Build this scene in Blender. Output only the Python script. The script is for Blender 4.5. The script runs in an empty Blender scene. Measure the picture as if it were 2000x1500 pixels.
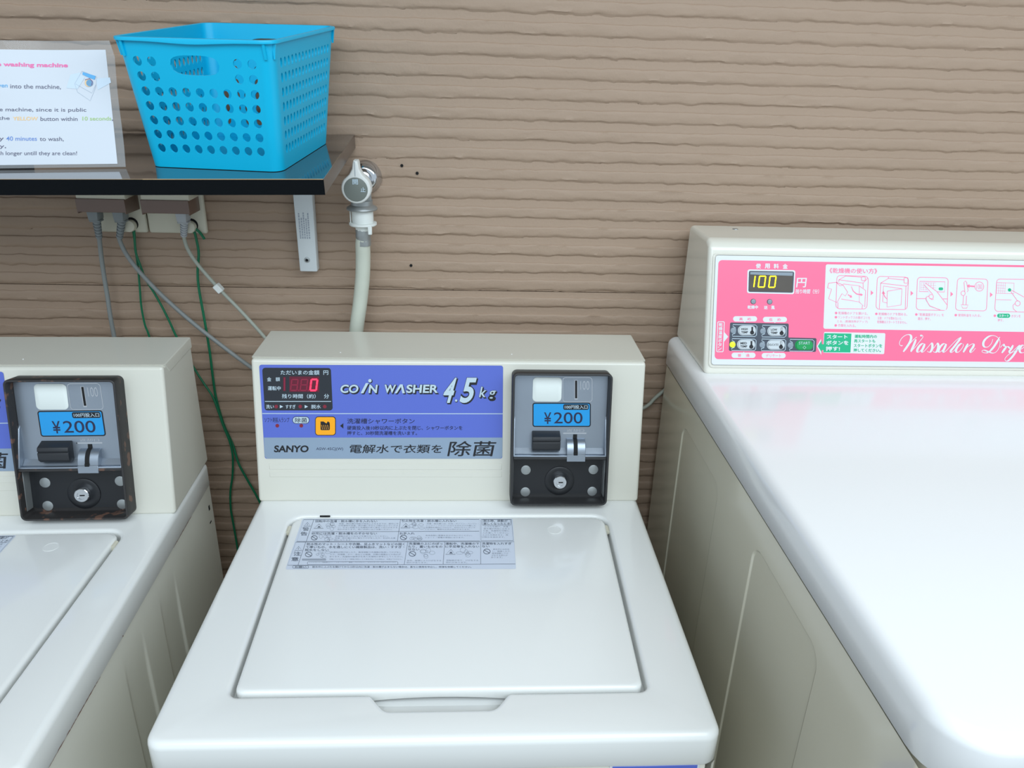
import bpy, bmesh, math, random
import numpy as np
from mathutils import Vector, Matrix

S = bpy.context.scene
COL = S.collection
# ------------------------------------------------------------------ camera
cd = bpy.data.cameras.new('camera')
cd.sensor_fit = 'HORIZONTAL'; cd.sensor_width = 36.0; cd.lens = 26.46
cd.clip_start = 0.02; cd.clip_end = 50
cam = bpy.data.objects.new('camera', cd); COL.objects.link(cam)
PSI, TH, RO = math.radians(3.35), math.radians(23.38), math.radians(-1.78)
w_ = Vector((math.sin(PSI)*math.cos(TH), math.cos(PSI)*math.cos(TH), -math.sin(TH)))
r_ = Vector((math.cos(PSI), -math.sin(PSI), 0)); d_ = w_.cross(r_)
c_, s_ = math.cos(RO), math.sin(RO)
rr, dd = c_*r_ + s_*d_, -s_*r_ + c_*d_
M = Matrix((rr, -dd, -w_)).transposed().to_4x4(); M.translation = Vector((0, 0, 1.368))
cam.matrix_world = M
S.camera = cam
# ------------------------------------------------------------------ light and exposure
S.view_settings.view_transform = 'Standard'; S.view_settings.look = 'None'
S.view_settings.gamma = 1.0; S.view_settings.use_curve_mapping = False
S.view_settings.exposure = -0.06
wd = bpy.data.worlds.new('daylight'); S.world = wd; wd.use_nodes = True
bg = wd.node_tree.nodes['Background']
bg.inputs['Color'].default_value = (0.78, 0.90, 1.0, 1); bg.inputs['Strength'].default_value = 0.84

def area_light(name, loc, target, sx, sy, power, color):
    l = bpy.data.lights.new(name, 'AREA'); l.shape = 'RECTANGLE'; l.size = sx; l.size_y = sy
    l.energy = power; l.color = color
    o = bpy.data.objects.new(name, l); COL.objects.link(o); o.location = loc
    o.rotation_euler = (Vector(target)-Vector(loc)).to_track_quat('-Z', 'Y').to_euler()
    return o
# the open front of the laundry corner: broad skylight coming in over the photographer
area_light('open_front_daylight', (0.55, -0.55, 2.42), (0.08, 0.42, 0.80), 3.8, 1.3, 66, (0.81, 0.92, 1.0))
# ------------------------------------------------------------------ materials
def lin(c):
    return tuple((x/255/12.92 if x/255 <= 0.04045 else ((x/255+0.055)/1.055)**2.4) for x in c)
MATS = {}
def mat(name, rgb, rough=0.5, metal=0.0, var=0.03, scale=8.0, bump=0.0, bscale=300.0, emit=0.0, coat=0.0, alpha=1.0, trans=0.0, spec=0.5, wear=None, wscale=25.0, wth=0.62):
    """procedural principled material: base colour with a little noise variation"""
    if name in MATS: return MATS[name]
    m = bpy.data.materials.new(name); m.use_nodes = True
    nt = m.node_tree; b = nt.nodes['Principled BSDF']; L = nt.links
    c = lin(rgb)
    b.inputs['Roughness'].default_value = rough; b.inputs['Metallic'].default_value = metal
    b.inputs['Specular IOR Level'].default_value = spec
    b.inputs['Coat Weight'].default_value = coat
    b.inputs['Alpha'].default_value = alpha; b.inputs['Transmission Weight'].default_value = trans
    tc = nt.nodes.new('ShaderNodeTexCoord')
    n = nt.nodes.new('ShaderNodeTexNoise'); n.inputs['Scale'].default_value = scale; n.inputs['Detail'].default_value = 4
    L.new(tc.outputs['Object'], n.inputs['Vector'])
    mx = nt.nodes.new('ShaderNodeMix'); mx.data_type = 'RGBA'
    mx.inputs['A'].default_value = (*[x*(1-var) for x in c], 1); mx.inputs['B'].default_value = (*[min(1, x*(1+var)) for x in c], 1)
    L.new(n.outputs['Fac'], mx.inputs['Factor'])
    out = mx.outputs['Result']
    if wear:
        n2 = nt.nodes.new('ShaderNodeTexNoise'); n2.inputs['Scale'].default_value = wscale; n2.inputs['Detail'].default_value = 6
        L.new(tc.outputs['Object'], n2.inputs['Vector'])
        rp = nt.nodes.new('ShaderNodeValToRGB'); rp.color_ramp.elements[0].position = wth; rp.color_ramp.elements[1].position = wth+0.05
        L.new(n2.outputs['Fac'], rp.inputs['Fac'])
        m2 = nt.nodes.new('ShaderNodeMix'); m2.data_type = 'RGBA'
        L.new(rp.outputs['Color'], m2.inputs['Factor']); L.new(out, m2.inputs['A']); m2.inputs['B'].default_value = (*lin(wear), 1)
        out = m2.outputs['Result']
    L.new(out, b.inputs['Base Color'])
    if bump:
        n3 = nt.nodes.new('ShaderNodeTexNoise'); n3.inputs['Scale'].default_value = bscale; n3.inputs['Detail'].default_value = 3
        L.new(tc.outputs['Object'], n3.inputs['Vector'])
        bp = nt.nodes.new('ShaderNodeBump'); bp.inputs['Strength'].default_value = bump; bp.inputs['Distance'].default_value = 0.001
        L.new(n3.outputs['Fac'], bp.inputs['Height']); L.new(bp.outputs['Normal'], b.inputs['Normal'])
    if emit:
        b.inputs['Emission Color'].default_value = (*c, 1); b.inputs['Emission Strength'].default_value = emit
    MATS[name] = m
    return m
enamel = mat('white_enamel', (231, 232, 229), 0.22, var=0.008, scale=3, coat=0.3)
enamel_c = mat('cream_enamel', (213, 211, 199), 0.28, var=0.012, scale=4, coat=0.2)
cabinet_m = mat('cream_cabinet_paint', (218, 216, 204), 0.3, var=0.015, scale=4)
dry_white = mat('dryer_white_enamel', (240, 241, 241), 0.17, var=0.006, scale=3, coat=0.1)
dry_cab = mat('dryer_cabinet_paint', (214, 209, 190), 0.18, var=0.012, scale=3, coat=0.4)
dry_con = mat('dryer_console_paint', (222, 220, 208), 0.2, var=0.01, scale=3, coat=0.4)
wall_m = mat('brown_siding_paint', (162, 139, 119), 0.62, var=0.05, scale=6, bump=0.35, bscale=260)
seam_m = mat('siding_joint', (50, 40, 34), 0.8)
blue_m = mat('panel_blue', (88, 106, 194), 0.35, var=0.01)
silver_m = mat('panel_silver', (146, 164, 184), 0.4, metal=0.3, var=0.02)
white_p = mat('print_white', (216, 220, 224), 0.4, var=0.01)
pale_p = mat('print_pale_grey', (186, 204, 214), 0.4, var=0.01)
black_p = mat('print_black', (20, 22, 28), 0.45, var=0.02)
navy_p = mat('print_navy', (30, 34, 66), 0.45, var=0.02)
dispb_m = mat('display_black', (16, 24, 34), 0.15, var=0.02, coat=0.5)
led_on = mat('led_red_lit', (255, 40, 70), 0.4, emit=2.2)
led_dim = mat('led_red_unlit', (140, 26, 58), 0.4)
led_bg = mat('led_red_window', (96, 14, 40), 0.3)
led_dot = mat('led_dark_red', (130, 30, 50), 0.4)
yellow_on = mat('led_yellow_lit', (255, 238, 0), 0.4, emit=1.6)
orange_m = mat('button_orange', (250, 168, 10), 0.4, var=0.01)
steel = mat('brushed_steel', (156, 165, 176), 0.36, metal=0.8, var=0.06, scale=30, bump=0.05)
chrome = mat('chrome', (205, 208, 212), 0.1, metal=1.0, var=0.02)
zinc = mat('zinc_plated_metal', (160, 164, 164), 0.4, metal=0.6, var=0.06, scale=60)
blk_frame = mat('black_frame_paint', (46, 46, 47), 0.42, var=0.1, scale=20, bump=0.05, wear=(104, 84, 74), wscale=45, wth=0.70)
rust_frame = mat('rusted_black_frame', (44, 42, 42), 0.48, var=0.12, scale=20, bump=0.15, wear=(98, 72, 60), wscale=60, wth=0.585)
lockp_m = mat('black_lock_panel', (22, 24, 28), 0.4, var=0.08, wear=(120, 118, 112), wscale=40, wth=0.74)
lever_m = mat('black_lever_plastic', (36, 38, 42), 0.5, var=0.05)
square_m = mat('white_plastic_square', (222, 228, 224), 0.4)
price_m = mat('price_label_blue', (28, 148, 214), 0.35)
stick_m = mat('sticker_grey', (206, 214, 226), 0.4, var=0.01)
tint_m = mat('sticker_ink', (92, 100, 112), 0.5)
faint_m = mat('sticker_faint_ink', (154, 162, 174), 0.5)
pink_m = mat('panel_pink', (246, 110, 146), 0.3, var=0.01)
pinkl_m = mat('print_pink', (244, 126, 158), 0.4, var=0.01)
dgrey_m = mat('keypad_grey', (64, 72, 84), 0.4)
btn_m = mat('button_grey', (196, 204, 208), 0.35)
lamp_m = mat('lamp_grey', (134, 146, 156), 0.3)
green_m = mat('label_green', (10, 172, 122), 0.4)
gbtn_m = mat('button_green', (10, 150, 78), 0.35)
ylamp_m = mat('lamp_yellow_lit', (200, 228, 40), 0.3, emit=0.5)
lcd_m = mat('display_smoke', (98, 92, 86), 0.12, metal=0.4, var=0.3, scale=25)
basket_m = mat('turquoise_plastic', (0, 180, 222), 0.38, var=0.015, scale=5, spec=0.4)
shelf_m = mat('dark_brown_laminate', (52, 45, 41), 0.11, var=0.08, scale=12, coat=0.8)
shelf_f = mat('black_edge_band', (5, 9, 13), 0.6, spec=0.12, var=0.1, scale=90, bump=0.2)
shelf_s = mat('brown_edge_band', (92, 80, 72), 0.3, var=0.06)
chip_m = mat('worn_chipboard_edge', (176, 148, 112), 0.7, var=0.15, scale=80)
brk_m = mat('white_bracket_paint', (208, 214, 216), 0.4, var=0.02)
cream_pl = mat('cream_plastic', (206, 202, 184), 0.45, var=0.03, scale=15)
smoke_m = mat('smoked_brown_plastic', (112, 88, 76), 0.3, var=0.12, scale=10, coat=0.3)
grey_pl = mat('grey_plug_rubber', (128, 134, 136), 0.5, var=0.04)
lgrey_pl = mat('light_grey_plug_rubber', (172, 176, 180), 0.5, var=0.04)
cordg_m = mat('grey_cord', (132, 136, 134), 0.5, var=0.04)
cordl_m = mat('pale_grey_cord', (160, 164, 152), 0.5, var=0.04)
greenw_m = mat('green_earth_wire', (0, 108, 72), 0.45, var=0.06, scale=40)
tag_m = mat('white_tag', (226, 230, 226), 0.5)
hose_m = mat('ivory_hose', (198, 202, 188), 0.45, var=0.06, scale=40)
knob_w = mat('tap_knob_plastic', (216, 218, 214), 0.35)
knob_g = mat('tap_dial_grey', (112, 118, 112), 0.45, var=0.03)
paper_m = mat('white_paper', (212, 218, 226), 0.45, var=0.01)
lamf_m = mat('laminate_film', (190, 194, 196), 0.15, alpha=0.38, var=0.02, coat=0.4)
txt_g = mat('ink_grey', (104, 106, 128), 0.5)
txt_p = mat('ink_pink', (240, 118, 176), 0.5)
txt_b = mat('ink_blue', (96, 176, 230), 0.5)
txt_b2 = mat('ink_mid_blue', (110, 146, 214), 0.5)
txt_o = mat('ink_orange', (250, 206, 140), 0.5)
txt_gr = mat('ink_green', (170, 206, 130), 0.5)
ink_pale = mat('ink_pale_blue', (206, 222, 236), 0.5)
floor_m = mat('grey_concrete', (120, 116, 110), 0.8, var=0.1, scale=6, bump=0.2, bscale=80)
ceil_m = mat('shade_ceiling_board', (200, 198, 192), 0.8, var=0.03)
dark_m = mat('dark_void', (10, 10, 12), 0.8)
rust_m = mat('rust_speck', (110, 64, 44), 0.8, var=0.2, scale=60)

# ------------------------------------------------------------------ mesh helpers
class MB:
    """collects shapes for ONE mesh object"""
    def __init__(s):
        s.bm = bmesh.new(); s.mats = []
    def mi(s, m):
        if m not in s.mats: s.mats.append(m)
        return s.mats.index(m)
    def face(s, pts, m, smooth=False):
        f = s.bm.faces.new([s.bm.verts.new(p) for p in pts]); f.material_index = s.mi(m); f.smooth = smooth
        return f
    def add(s, other, m, xf=None, smooth=True):
        """append a temporary bmesh"""
        i = s.mi(m); vm = {}
        for v in other.verts:
            vm[v] = s.bm.verts.new(xf @ v.co if xf else v.co)
        for f in other.faces:
            try: g = s.bm.faces.new([vm[v] for v in f.verts])
            except ValueError: continue
            g.material_index = i; g.smooth = f.smooth if smooth else False
        other.free()
    def box(s, x0, x1, y0, y1, z0, z1, m, bev=0.0, seg=2, xf=None, fn=None):
        t = bmesh.new(); bmesh.ops.create_cube(t, size=1)
        for v in t.verts:
            v.co = Vector(((x0+x1)/2+v.co.x*(x1-x0), (y0+y1)/2+v.co.y*(y1-y0), (z0+z1)/2+v.co.z*(z1-z0)))
            if fn: v.co = fn(v.co)
        if bev: bmesh.ops.bevel(t, geom=t.edges[:], offset=bev, segments=seg, profile=0.5, affect='EDGES')
        for f in t.faces: f.smooth = True
        s.add(t, m, xf)
    def prism(s, prof, a, b, m, axis='x', bev=0.0, seg=2, xf=None):
        t = bmesh.new()
        P = {'x': lambda u, v, w: (w, u, v), 'y': lambda u, v, w: (u, w, v), 'z': lambda u, v, w: (u, v, w)}[axis]
        A = [t.verts.new(P(u, v, a)) for u, v in prof]; B = [t.verts.new(P(u, v, b)) for u, v in prof]
        n = len(prof)
        t.faces.new(A); t.faces.new(B[::-1])
        for i in range(n): t.faces.new((A[i], B[i], B[(i+1) % n], A[(i+1) % n]))
        bmesh.ops.recalc_face_normals(t, faces=t.faces[:])
        if bev: bmesh.ops.bevel(t, geom=t.edges[:], offset=bev, segments=seg, profile=0.5, affect='EDGES')
        for f in t.faces: f.smooth = True
        s.add(t, m, xf)
    def lathe(s, prof, m, o=(0, 0, 0), ax=(0, 0, 1), n=32, cap=True):
        """prof: (radius, height) along ax"""
        ax = Vector(ax).normalized(); a = ax.orthogonal().normalized(); b = ax.cross(a); o = Vector(o)
        i = s.mi(m); rings = []
        for r, h in prof:
            rings.append([s.bm.verts.new(o+ax*h+(a*math.cos(2*math.pi*k/n)+b*math.sin(2*math.pi*k/n))*max(r, 1e-5)) for k in range(n)])
        for p, q in zip(rings, rings[1:]):
            for k in range(n):
                f = s.bm.faces.new((p[k], p[(k+1) % n], q[(k+1) % n], q[k])); f.material_index = i; f.smooth = True
        if cap:
            for rg in (rings[0][::-1], rings[-1]):
                f = s.bm.faces.new(rg); f.material_index = i; f.smooth = True
    def tube(s, pts, r, m, n=10, sub=6, cap=True):
        P = smooth_path(pts, sub); i = s.mi(m); rings = []
        rad = r if callable(r) else (lambda t: r)
        prev = None
        for k, p in enumerate(P):
            t = (P[min(k+1, len(P)-1)]-P[max(k-1, 0)]).normalized()
            a = t.orthogonal().normalized() if prev is None else (prev-t*prev.dot(t)).normalized()
            prev = a; b = t.cross(a); q = rad(k/(len(P)-1))
            rings.append([s.bm.verts.new(p+(a*math.cos(2*math.pi*j/n)+b*math.sin(2*math.pi*j/n))*q) for j in range(n)])
        for p, q in zip(rings, rings[1:]):
            for j in range(n):
                f = s.bm.faces.new((p[j], p[(j+1) % n], q[(j+1) % n], q[j])); f.material_index = i; f.smooth = True
        if cap:
            for rg in (rings[0][::-1], rings[-1]):
                f = s.bm.faces.new(rg); f.material_index = i
    def loops(s, rings, m, smooth=True, closed=True):
        """bridge successive loops of equal length"""
        i = s.mi(m); V = [[s.bm.verts.new(p) for p in r] for r in rings]
        for p, q in zip(V, V[1:]):
            n = len(p)
            for k in range(n if closed else n-1):
                f = s.bm.faces.new((p[k], p[(k+1) % n], q[(k+1) % n], q[k])); f.material_index = i; f.smooth = smooth
        return V
    def fill(s, loops_, m):
        """flat fill between vertex loops (outline and holes)"""
        i = s.mi(m); E = []
        for lp in loops_:
            for k in range(len(lp)):
                a, b = lp[k], lp[(k+1) % len(lp)]
                E.append(s.bm.edges.get((a, b)) or s.bm.edges.new((a, b)))
        r = bmesh.ops.triangle_fill(s.bm, use_beauty=True, use_dissolve=False, edges=E)
        for g in r['geom']:
            if isinstance(g, bmesh.types.BMFace): g.material_index = i; g.smooth = False
    def build(s, name, parent=None, off=(0, 0, 0), wn=False, recalc=True, sharp=40):
        if recalc: bmesh.ops.recalc_face_normals(s.bm, faces=s.bm.faces[:])
        if any(off): bmesh.ops.translate(s.bm, vec=-Vector(off), verts=s.bm.verts[:])
        me = bpy.data.meshes.new(name); s.bm.to_mesh(me); s.bm.free()
        for m in s.mats: me.materials.append(m)
        if sharp: me.set_sharp_from_angle(angle=math.radians(sharp))
        o = bpy.data.objects.new(name, me); COL.objects.link(o)
        if parent: o.parent = parent
        if wn:
            md = o.modifiers.new('weighted', 'WEIGHTED_NORMAL'); md.keep_sharp = True; md.weight = 80
        return o

def smooth_path(pts, sub=6):
    P = [Vector(p) for p in pts]
    if len(P) < 3 or sub < 2: return P
    out = []
    for i in range(len(P)-1):
        p0 = P[i-1] if i else P[i]*2-P[i+1]; p1, p2 = P[i], P[i+1]; p3 = P[i+2] if i+2 < len(P) else P[i+1]*2-P[i]
        for k in range(sub):
            t = k/sub
            out.append(0.5*((2*p1)+(p2-p0)*t+(2*p0-5*p1+4*p2-p3)*t*t+(3*p1-p0-3*p2+p3)*t**3))
    out.append(P[-1]); return out

def rpoly(cs, rad, n=5):
    """rounded polygon (2D) from corners; rad per corner or a number"""
    out = []; N = len(cs)
    for i, c in enumerate(cs):
        r = rad[i] if isinstance(rad, (list, tuple)) else rad
        c = Vector(c); p = (Vector(cs[i-1])-c).normalized(); q = (Vector(cs[(i+1) % N])-c).normalized()
        if r <= 0: out.append(c); continue
        ang = math.acos(max(-1, min(1, p.dot(q)))); t = r/math.tan(ang/2)
        a, b = c+p*t, c+q*t; o = c+(p+q).normalized()*(r/math.sin(ang/2))
        a0 = math.atan2(a.y-o.y, a.x-o.x); a1 = math.atan2(b.y-o.y, b.x-o.x); da = (a1-a0+math.pi) % (2*math.pi)-math.pi
        for k in range(n+1):
            out.append(o+Vector((math.cos(a0+da*k/n), math.sin(a0+da*k/n)))*r)
    return out
def offset_loop(lp, d):
    """move each point of a 2D loop (counter-clockwise) outward by d"""
    out = []; n = len(lp)
    for i in range(n):
        a, b, c = lp[i-1], lp[i], lp[(i+1) % n]
        t1 = (b-a); t2 = (c-b)
        if t1.length < 1e-9: t1 = t2
        if t2.length < 1e-9: t2 = t1
        n1 = Vector((t1.y, -t1.x)).normalized(); n2 = Vector((t2.y, -t2.x)).normalized()
        nn = n1+n2
        if nn.length < 1e-6: nn = n1
        nn.normalize(); out.append(b+nn*d/max(0.5, nn.dot(n1)))
    return out
def z3(lp, z): return [(p.x, p.y, z) for p in lp]

# ------------------------------------------------------------------ printed artwork on a flat face
TCACHE = {}
def glyphs(txt, weight):
    k = (txt, weight)
    if k not in TCACHE:
        c = bpy.data.curves.new('lettering', 'FONT'); c.body = txt; c.resolution_u = 2 if ord(max(txt)) > 0x2000 else 5; c.offset = weight
        o = bpy.data.objects.new('lettering', c); m = bpy.data.meshes.new_from_object(o)
        v = [Vector((q.co.x, q.co.y)) for q in m.vertices]; f = [tuple(p.vertices) for p in m.polygons]
        bpy.data.objects.remove(o); bpy.data.curves.remove(c); bpy.data.meshes.remove(m)
        TCACHE[k] = (v, f)
    return TCACHE[k]
class Art:
    """lettering, boxes and drawings laid out on a face; layout units are mapped to the face through a four-corner map"""
    STEP = 0.00013
    def __init__(s, origin, ex, ey, quad, uv, mb=None):
        s.o = Vector(origin); s.ex = Vector(ex).normalized(); s.ey = Vector(ey).normalized(); s.n = s.ex.cross(s.ey)
        A = []; B = []
        for (x, y), (u, v) in zip(quad, uv):
            A.append([x, y, 1, 0, 0, 0, -u*x, -u*y]); B.append(u)
            A.append([0, 0, 0, x, y, 1, -v*x, -v*y]); B.append(v)
        s.H = np.append(np.linalg.solve(np.array(A, float), np.array(B, float)), 1).reshape(3, 3)
        s.mb = mb or MB(); s.vx = (0, 0, 1)
    def view(s, ox, oy, sc): s.vx = (ox, oy, sc); return s
    def on(s, mb): s.mb = mb; return s
    def uv(s, x, y):
        ox, oy, sc = s.vx; h = s.H @ np.array([ox+x/sc, oy+y/sc, 1.0]); return h[0]/h[2], h[1]/h[2]
    def p(s, x, y, l):
        u, v = s.uv(x, y); return s.o+s.ex*u+s.ey*v+s.n*(l*s.STEP)
    def poly(s, pts, m, l=1):
        P = [s.p(x, y, l) for x, y in pts]
        if len(P) < 3: return
        f = s.mb.face(P, m)
    def rect(s, x0, y0, x1, y1, m, l=1, r=0):
        s.poly([tuple(q) for q in rpoly([(x0, y0), (x1, y0), (x1, y1), (x0, y1)], min(r, abs(x1-x0)*.499, abs(y1-y0)*.499), 5)] if r else [(x0, y0), (x1, y0), (x1, y1), (x0, y1)], m, l)
    def frame(s, x0, y0, x1, y1, w, m, l=1, r=0):
        c = [(x0, y0), (x1, y0), (x1, y1), (x0, y1)]
        s.line([tuple(q) for q in rpoly(c, r, 4)] if r else c, w, m, l, True)
    def line(s, pts, w, m, l=1, closed=False):
        P = [Vector(q) for q in pts]; n = len(P); Lq = []; Rq = []
        for i in range(n):
            a = P[i-1] if (closed or i) else P[i]; c = P[(i+1) % n] if (closed or i < n-1) else P[i]
            t = c-a
            if t.length < 1e-6: t = Vector((1, 0))
            t.normalize(); nn = Vector((-t.y, t.x)); ww = w[i] if isinstance(w, list) else w
            Lq.append(P[i]+nn*ww/2); Rq.append(P[i]-nn*ww/2)
        for i in range(n if closed else n-1):
            j = (i+1) % n
            s.poly([tuple(Lq[i]), tuple(Lq[j]), tuple(Rq[j]), tuple(Rq[i])], m, l)
    def disc(s, x, y, r, m, l=1, ry=None, n=20):
        s.poly([(x+r*math.cos(2*math.pi*k/n), y+(ry or r)*math.sin(2*math.pi*k/n)) for k in range(n)], m, l)
    def ring(s, x, y, r, w, m, l=1, ry=None, n=20):
        s.line([(x+r*math.cos(2*math.pi*k/n), y+(ry or r)*math.sin(2*math.pi*k/n)) for k in range(n)], w, m, l, True)
    def text(s, t, x0, y0, x1, y1, m, l=2, wt=0.0, sh=0.0, skew=0.0):
        """lettering stretched to the given box; sh slants it, skew moves the right end down"""
        if not t: return
        cjk = ord(max(t)) > 0x2000
        v, f = glyphs(t, 0.0 if cjk else wt)
        if not v: return
        reps = [(0, 0, 0)]
        if cjk and wt > 0:   # heavier weight: overprinted strokes
            e = wt*1.1; reps = [(-e, 0, 0), (e, 0, .03), (0, e*.7, .06), (0, -e*.7, .09)]
        a0 = min(q.x for q in v); a1 = max(q.x for q in v); b0 = min(q.y for q in v); b1 = max(q.y for q in v)
        kx = (x1-x0)/(a1-a0); ky = (y1-y0)/max(b1-b0, 1e-6); i = s.mb.mi(m); vs = []
        em = 1.0*ky
        for rx, ry, rl in reps:
            vs = []
            for q in v:
                x = x0+(q.x-a0)*kx+rx*min(em, kx); y = y1-(q.y-b0)*ky+ry*em
                x += sh*(y1-y); y += skew*(x-x0)
                vs.append(s.mb.bm.verts.new(s.p(x, y, l+rl)))
            for g in f:
                try: h = s.mb.bm.faces.new([vs[k] for k in g])
                except ValueError: continue
                h.material_index = i; h.smooth = False
    def pen(s, strokes, thin, thick, m, l=2):
        l0 = l
        """pointed-pen script: strokes swell where the pen moves down"""
        for si, st in enumerate(strokes):
            l = l0+si*0.06
            P = smooth_path([(x, y, 0) for x, y in st], 7); W = []
            for i in range(len(P)):
                t = P[min(i+1, len(P)-1)]-P[max(i-1, 0)]
                t.normalize(); W.append(thin+(thick-thin)*max(0, t.y)**0.9)
            nP = len(P); W = [max(thin, q*min(1, (i+1.5)/4, (nP-i+0.5)/4)) for i, q in enumerate(W)]
            W = [sum(W[max(0, i-2):i+3])/len(W[max(0, i-2):i+3]) for i in range(len(W))]
            s.line([(q.x, q.y) for q in P], W, m, l)

def crop(x0, y0, x1, y1): return [(x0, y0), (x1, y0), (x1, y1), (x0, y1)]
def thing(name, label, cat, loc=(0, 0, 0), rz=0.0, group=None):
    o = bpy.data.objects.new(name, None); COL.objects.link(o); o.location = loc; o.rotation_euler = (0, 0, rz)
    o.empty_display_size = 0.05
    o['label'] = label; o['category'] = cat
    if group: o['group'] = group
    return o
def struct(o): o['kind'] = 'structure'; return o
def copy_tree(o, parent=None):
    c = o.copy(); COL.objects.link(c); c.parent = parent
    for ch in list(o.children): copy_tree(ch, c)
    return c

# ------------------------------------------------------------------ setting: wall, floor, unseen roof slab that shades the wall
WY = 1.110; SEAM = 1.0432; PITCH = 0.0272
def noise1(x, seed, step):
    rng = np.random.RandomState(seed); n = int(4.2/step)+4; v = rng.rand(n)*2-1
    t = (x+2.0)/step; i = t.astype(int); f = t-i; f = f*f*(3-2*f)
    return v[i]*(1-f)+v[i+1]*f
def build_wall():
    xs = np.arange(-1.45, 1.85, 0.0045)
    rows_t = [0.0, 0.035, 0.085, 0.130, 0.25, 0.40, 0.52, 0.575, 0.605, 0.622, 0.72, 0.86, 0.93, 0.936, 0.972, 0.978]
    k0, k1 = -22, 33
    Y = []; Z = []
    for k in range(k0, k1):
        s = (k+200)*37
        rag = 0.45*noise1(xs, s, 0.05)+0.55*noise1(xs, s+1, 0.016)+0.40*noise1(xs, s+2, 0.007)
        top = 0.5*noise1(xs, s+3, 0.05)+0.5*noise1(xs, s+4, 0.012)
        lump = 0.5*noise1(xs, s+5, 0.03)+0.5*noise1(xs, s+6, 0.011)
        for j, t in enumerate(rows_t):
            z = SEAM+(k+t)*PITCH; zz = np.full_like(xs, z); y = np.zeros_like(xs)
            if j <= 4:
                zz += rag*0.0021*(1-t/0.30)
            if 6 <= j <= 9: zz += top*0.0014
            rough = noise1(xs, s+10+j, 0.012)*0.00035+noise1(xs, s+30+j, 0.03)*0.0004
            if j == 0: y[:] = 0.0
            elif j == 1: y = 0.0007+0.0003*lump
            elif j == 2: y = 0.0019+0.0005*lump+rough
            elif j == 3: y = 0.0026+0.0005*lump+rough
            elif j == 4: y = 0.0028+rough
            elif j == 5: y = 0.0028+rough
            elif j == 6: y = 0.0026+rough
            elif j == 7: y = 0.0023+rough*0.6
            elif j == 8: y = 0.0017+rough*0.5
            elif j == 9: y = np.full_like(xs, 0.0003)
            elif j in (13, 14): y = np.full_like(xs, -0.004 if k == -1 else 0.0)
            Y.append(WY-y); Z.append(zz)
    nz, nx = len(Y), len(xs)
    co = np.empty((nz, nx, 3)); co[..., 0] = xs; co[..., 1] = np.array(Y); co[..., 2] = np.array(Z)
    # plain board above and below the shown stretch, and to the sides
    zb, zt = co[0, 0, 2], co[-1, 0, 2]
    extra = np.array([[-3, WY, -.01], [3.4, WY, -.01], [3.4, WY, zb+.002], [-3, WY, zb+.002], [-3, WY, zt-.002], [3.4, WY, zt-.002], [3.4, WY, 2.5], [-3, WY, 2.5],
                      [-3, WY-.002, zb-.004], [xs[0], WY-.002, zb-.004], [xs[0], WY-.002, zt+.004], [-3, WY-.002, zt+.004],
                      [xs[-1], WY-.002, zb-.004], [3.4, WY-.002, zb-.004], [3.4, WY-.002, zt+.004], [xs[-1], WY-.002, zt+.004]], float)
    V = np.concatenate([co.reshape(-1, 3), extra])
    idx = np.arange(nz*nx).reshape(nz, nx)
    q = np.stack([idx[:-1, :-1], idx[:-1, 1:], idx[1:, 1:], idx[1:, :-1]], -1).reshape(-1, 4)
    b = nz*nx
    q = np.concatenate([q, b+np.arange(16).reshape(4, 4)])
    me = bpy.data.meshes.new('wall_back'); me.vertices.add(len(V)); me.vertices.foreach_set('co', V.ravel())
    me.loops.add(q.size); me.loops.foreach_set('vertex_index', q.ravel().astype(np.int32))
    me.polygons.add(len(q)); me.polygons.foreach_set('loop_start', np.arange(0, q.size, 4, dtype=np.int32))
    me.polygons.foreach_set('use_smooth', np.ones(len(q), bool)); me.update(calc_edges=True); me.validate()
    me.materials.append(wall_m); me.set_sharp_from_angle(angle=math.radians(50))
    o = bpy.data.objects.new('wall_back', me); COL.objects.link(o); return struct(o)
wall = build_wall()
for x, z in ((-0.101, 1.2245), (-0.0796, 1.2144), (-0.0916, 1.0803)):
    b = MB(); b.lathe([(0.0022, 0), (0.0021, 0.0006), (0.0011, 0.0008), (0.0009, 0.0002)], dark_m, (x, WY-0.0036, z), (0, -1, 0), 12)
    o = b.build('screw_hole', wall)
b = MB(); b.face([(-3, -4, 0), (3.4, -4, 0), (3.4, WY, 0), (-3, WY, 0)], floor_m); struct(b.build('floor'))
b = MB(); b.box(-3, 3.4, 0.12, WY+.1, 2.40, 2.46, ceil_m); struct(b.build('shade_ceiling'))  # unseen slab added overhead to cut the top light near the wall

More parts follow.
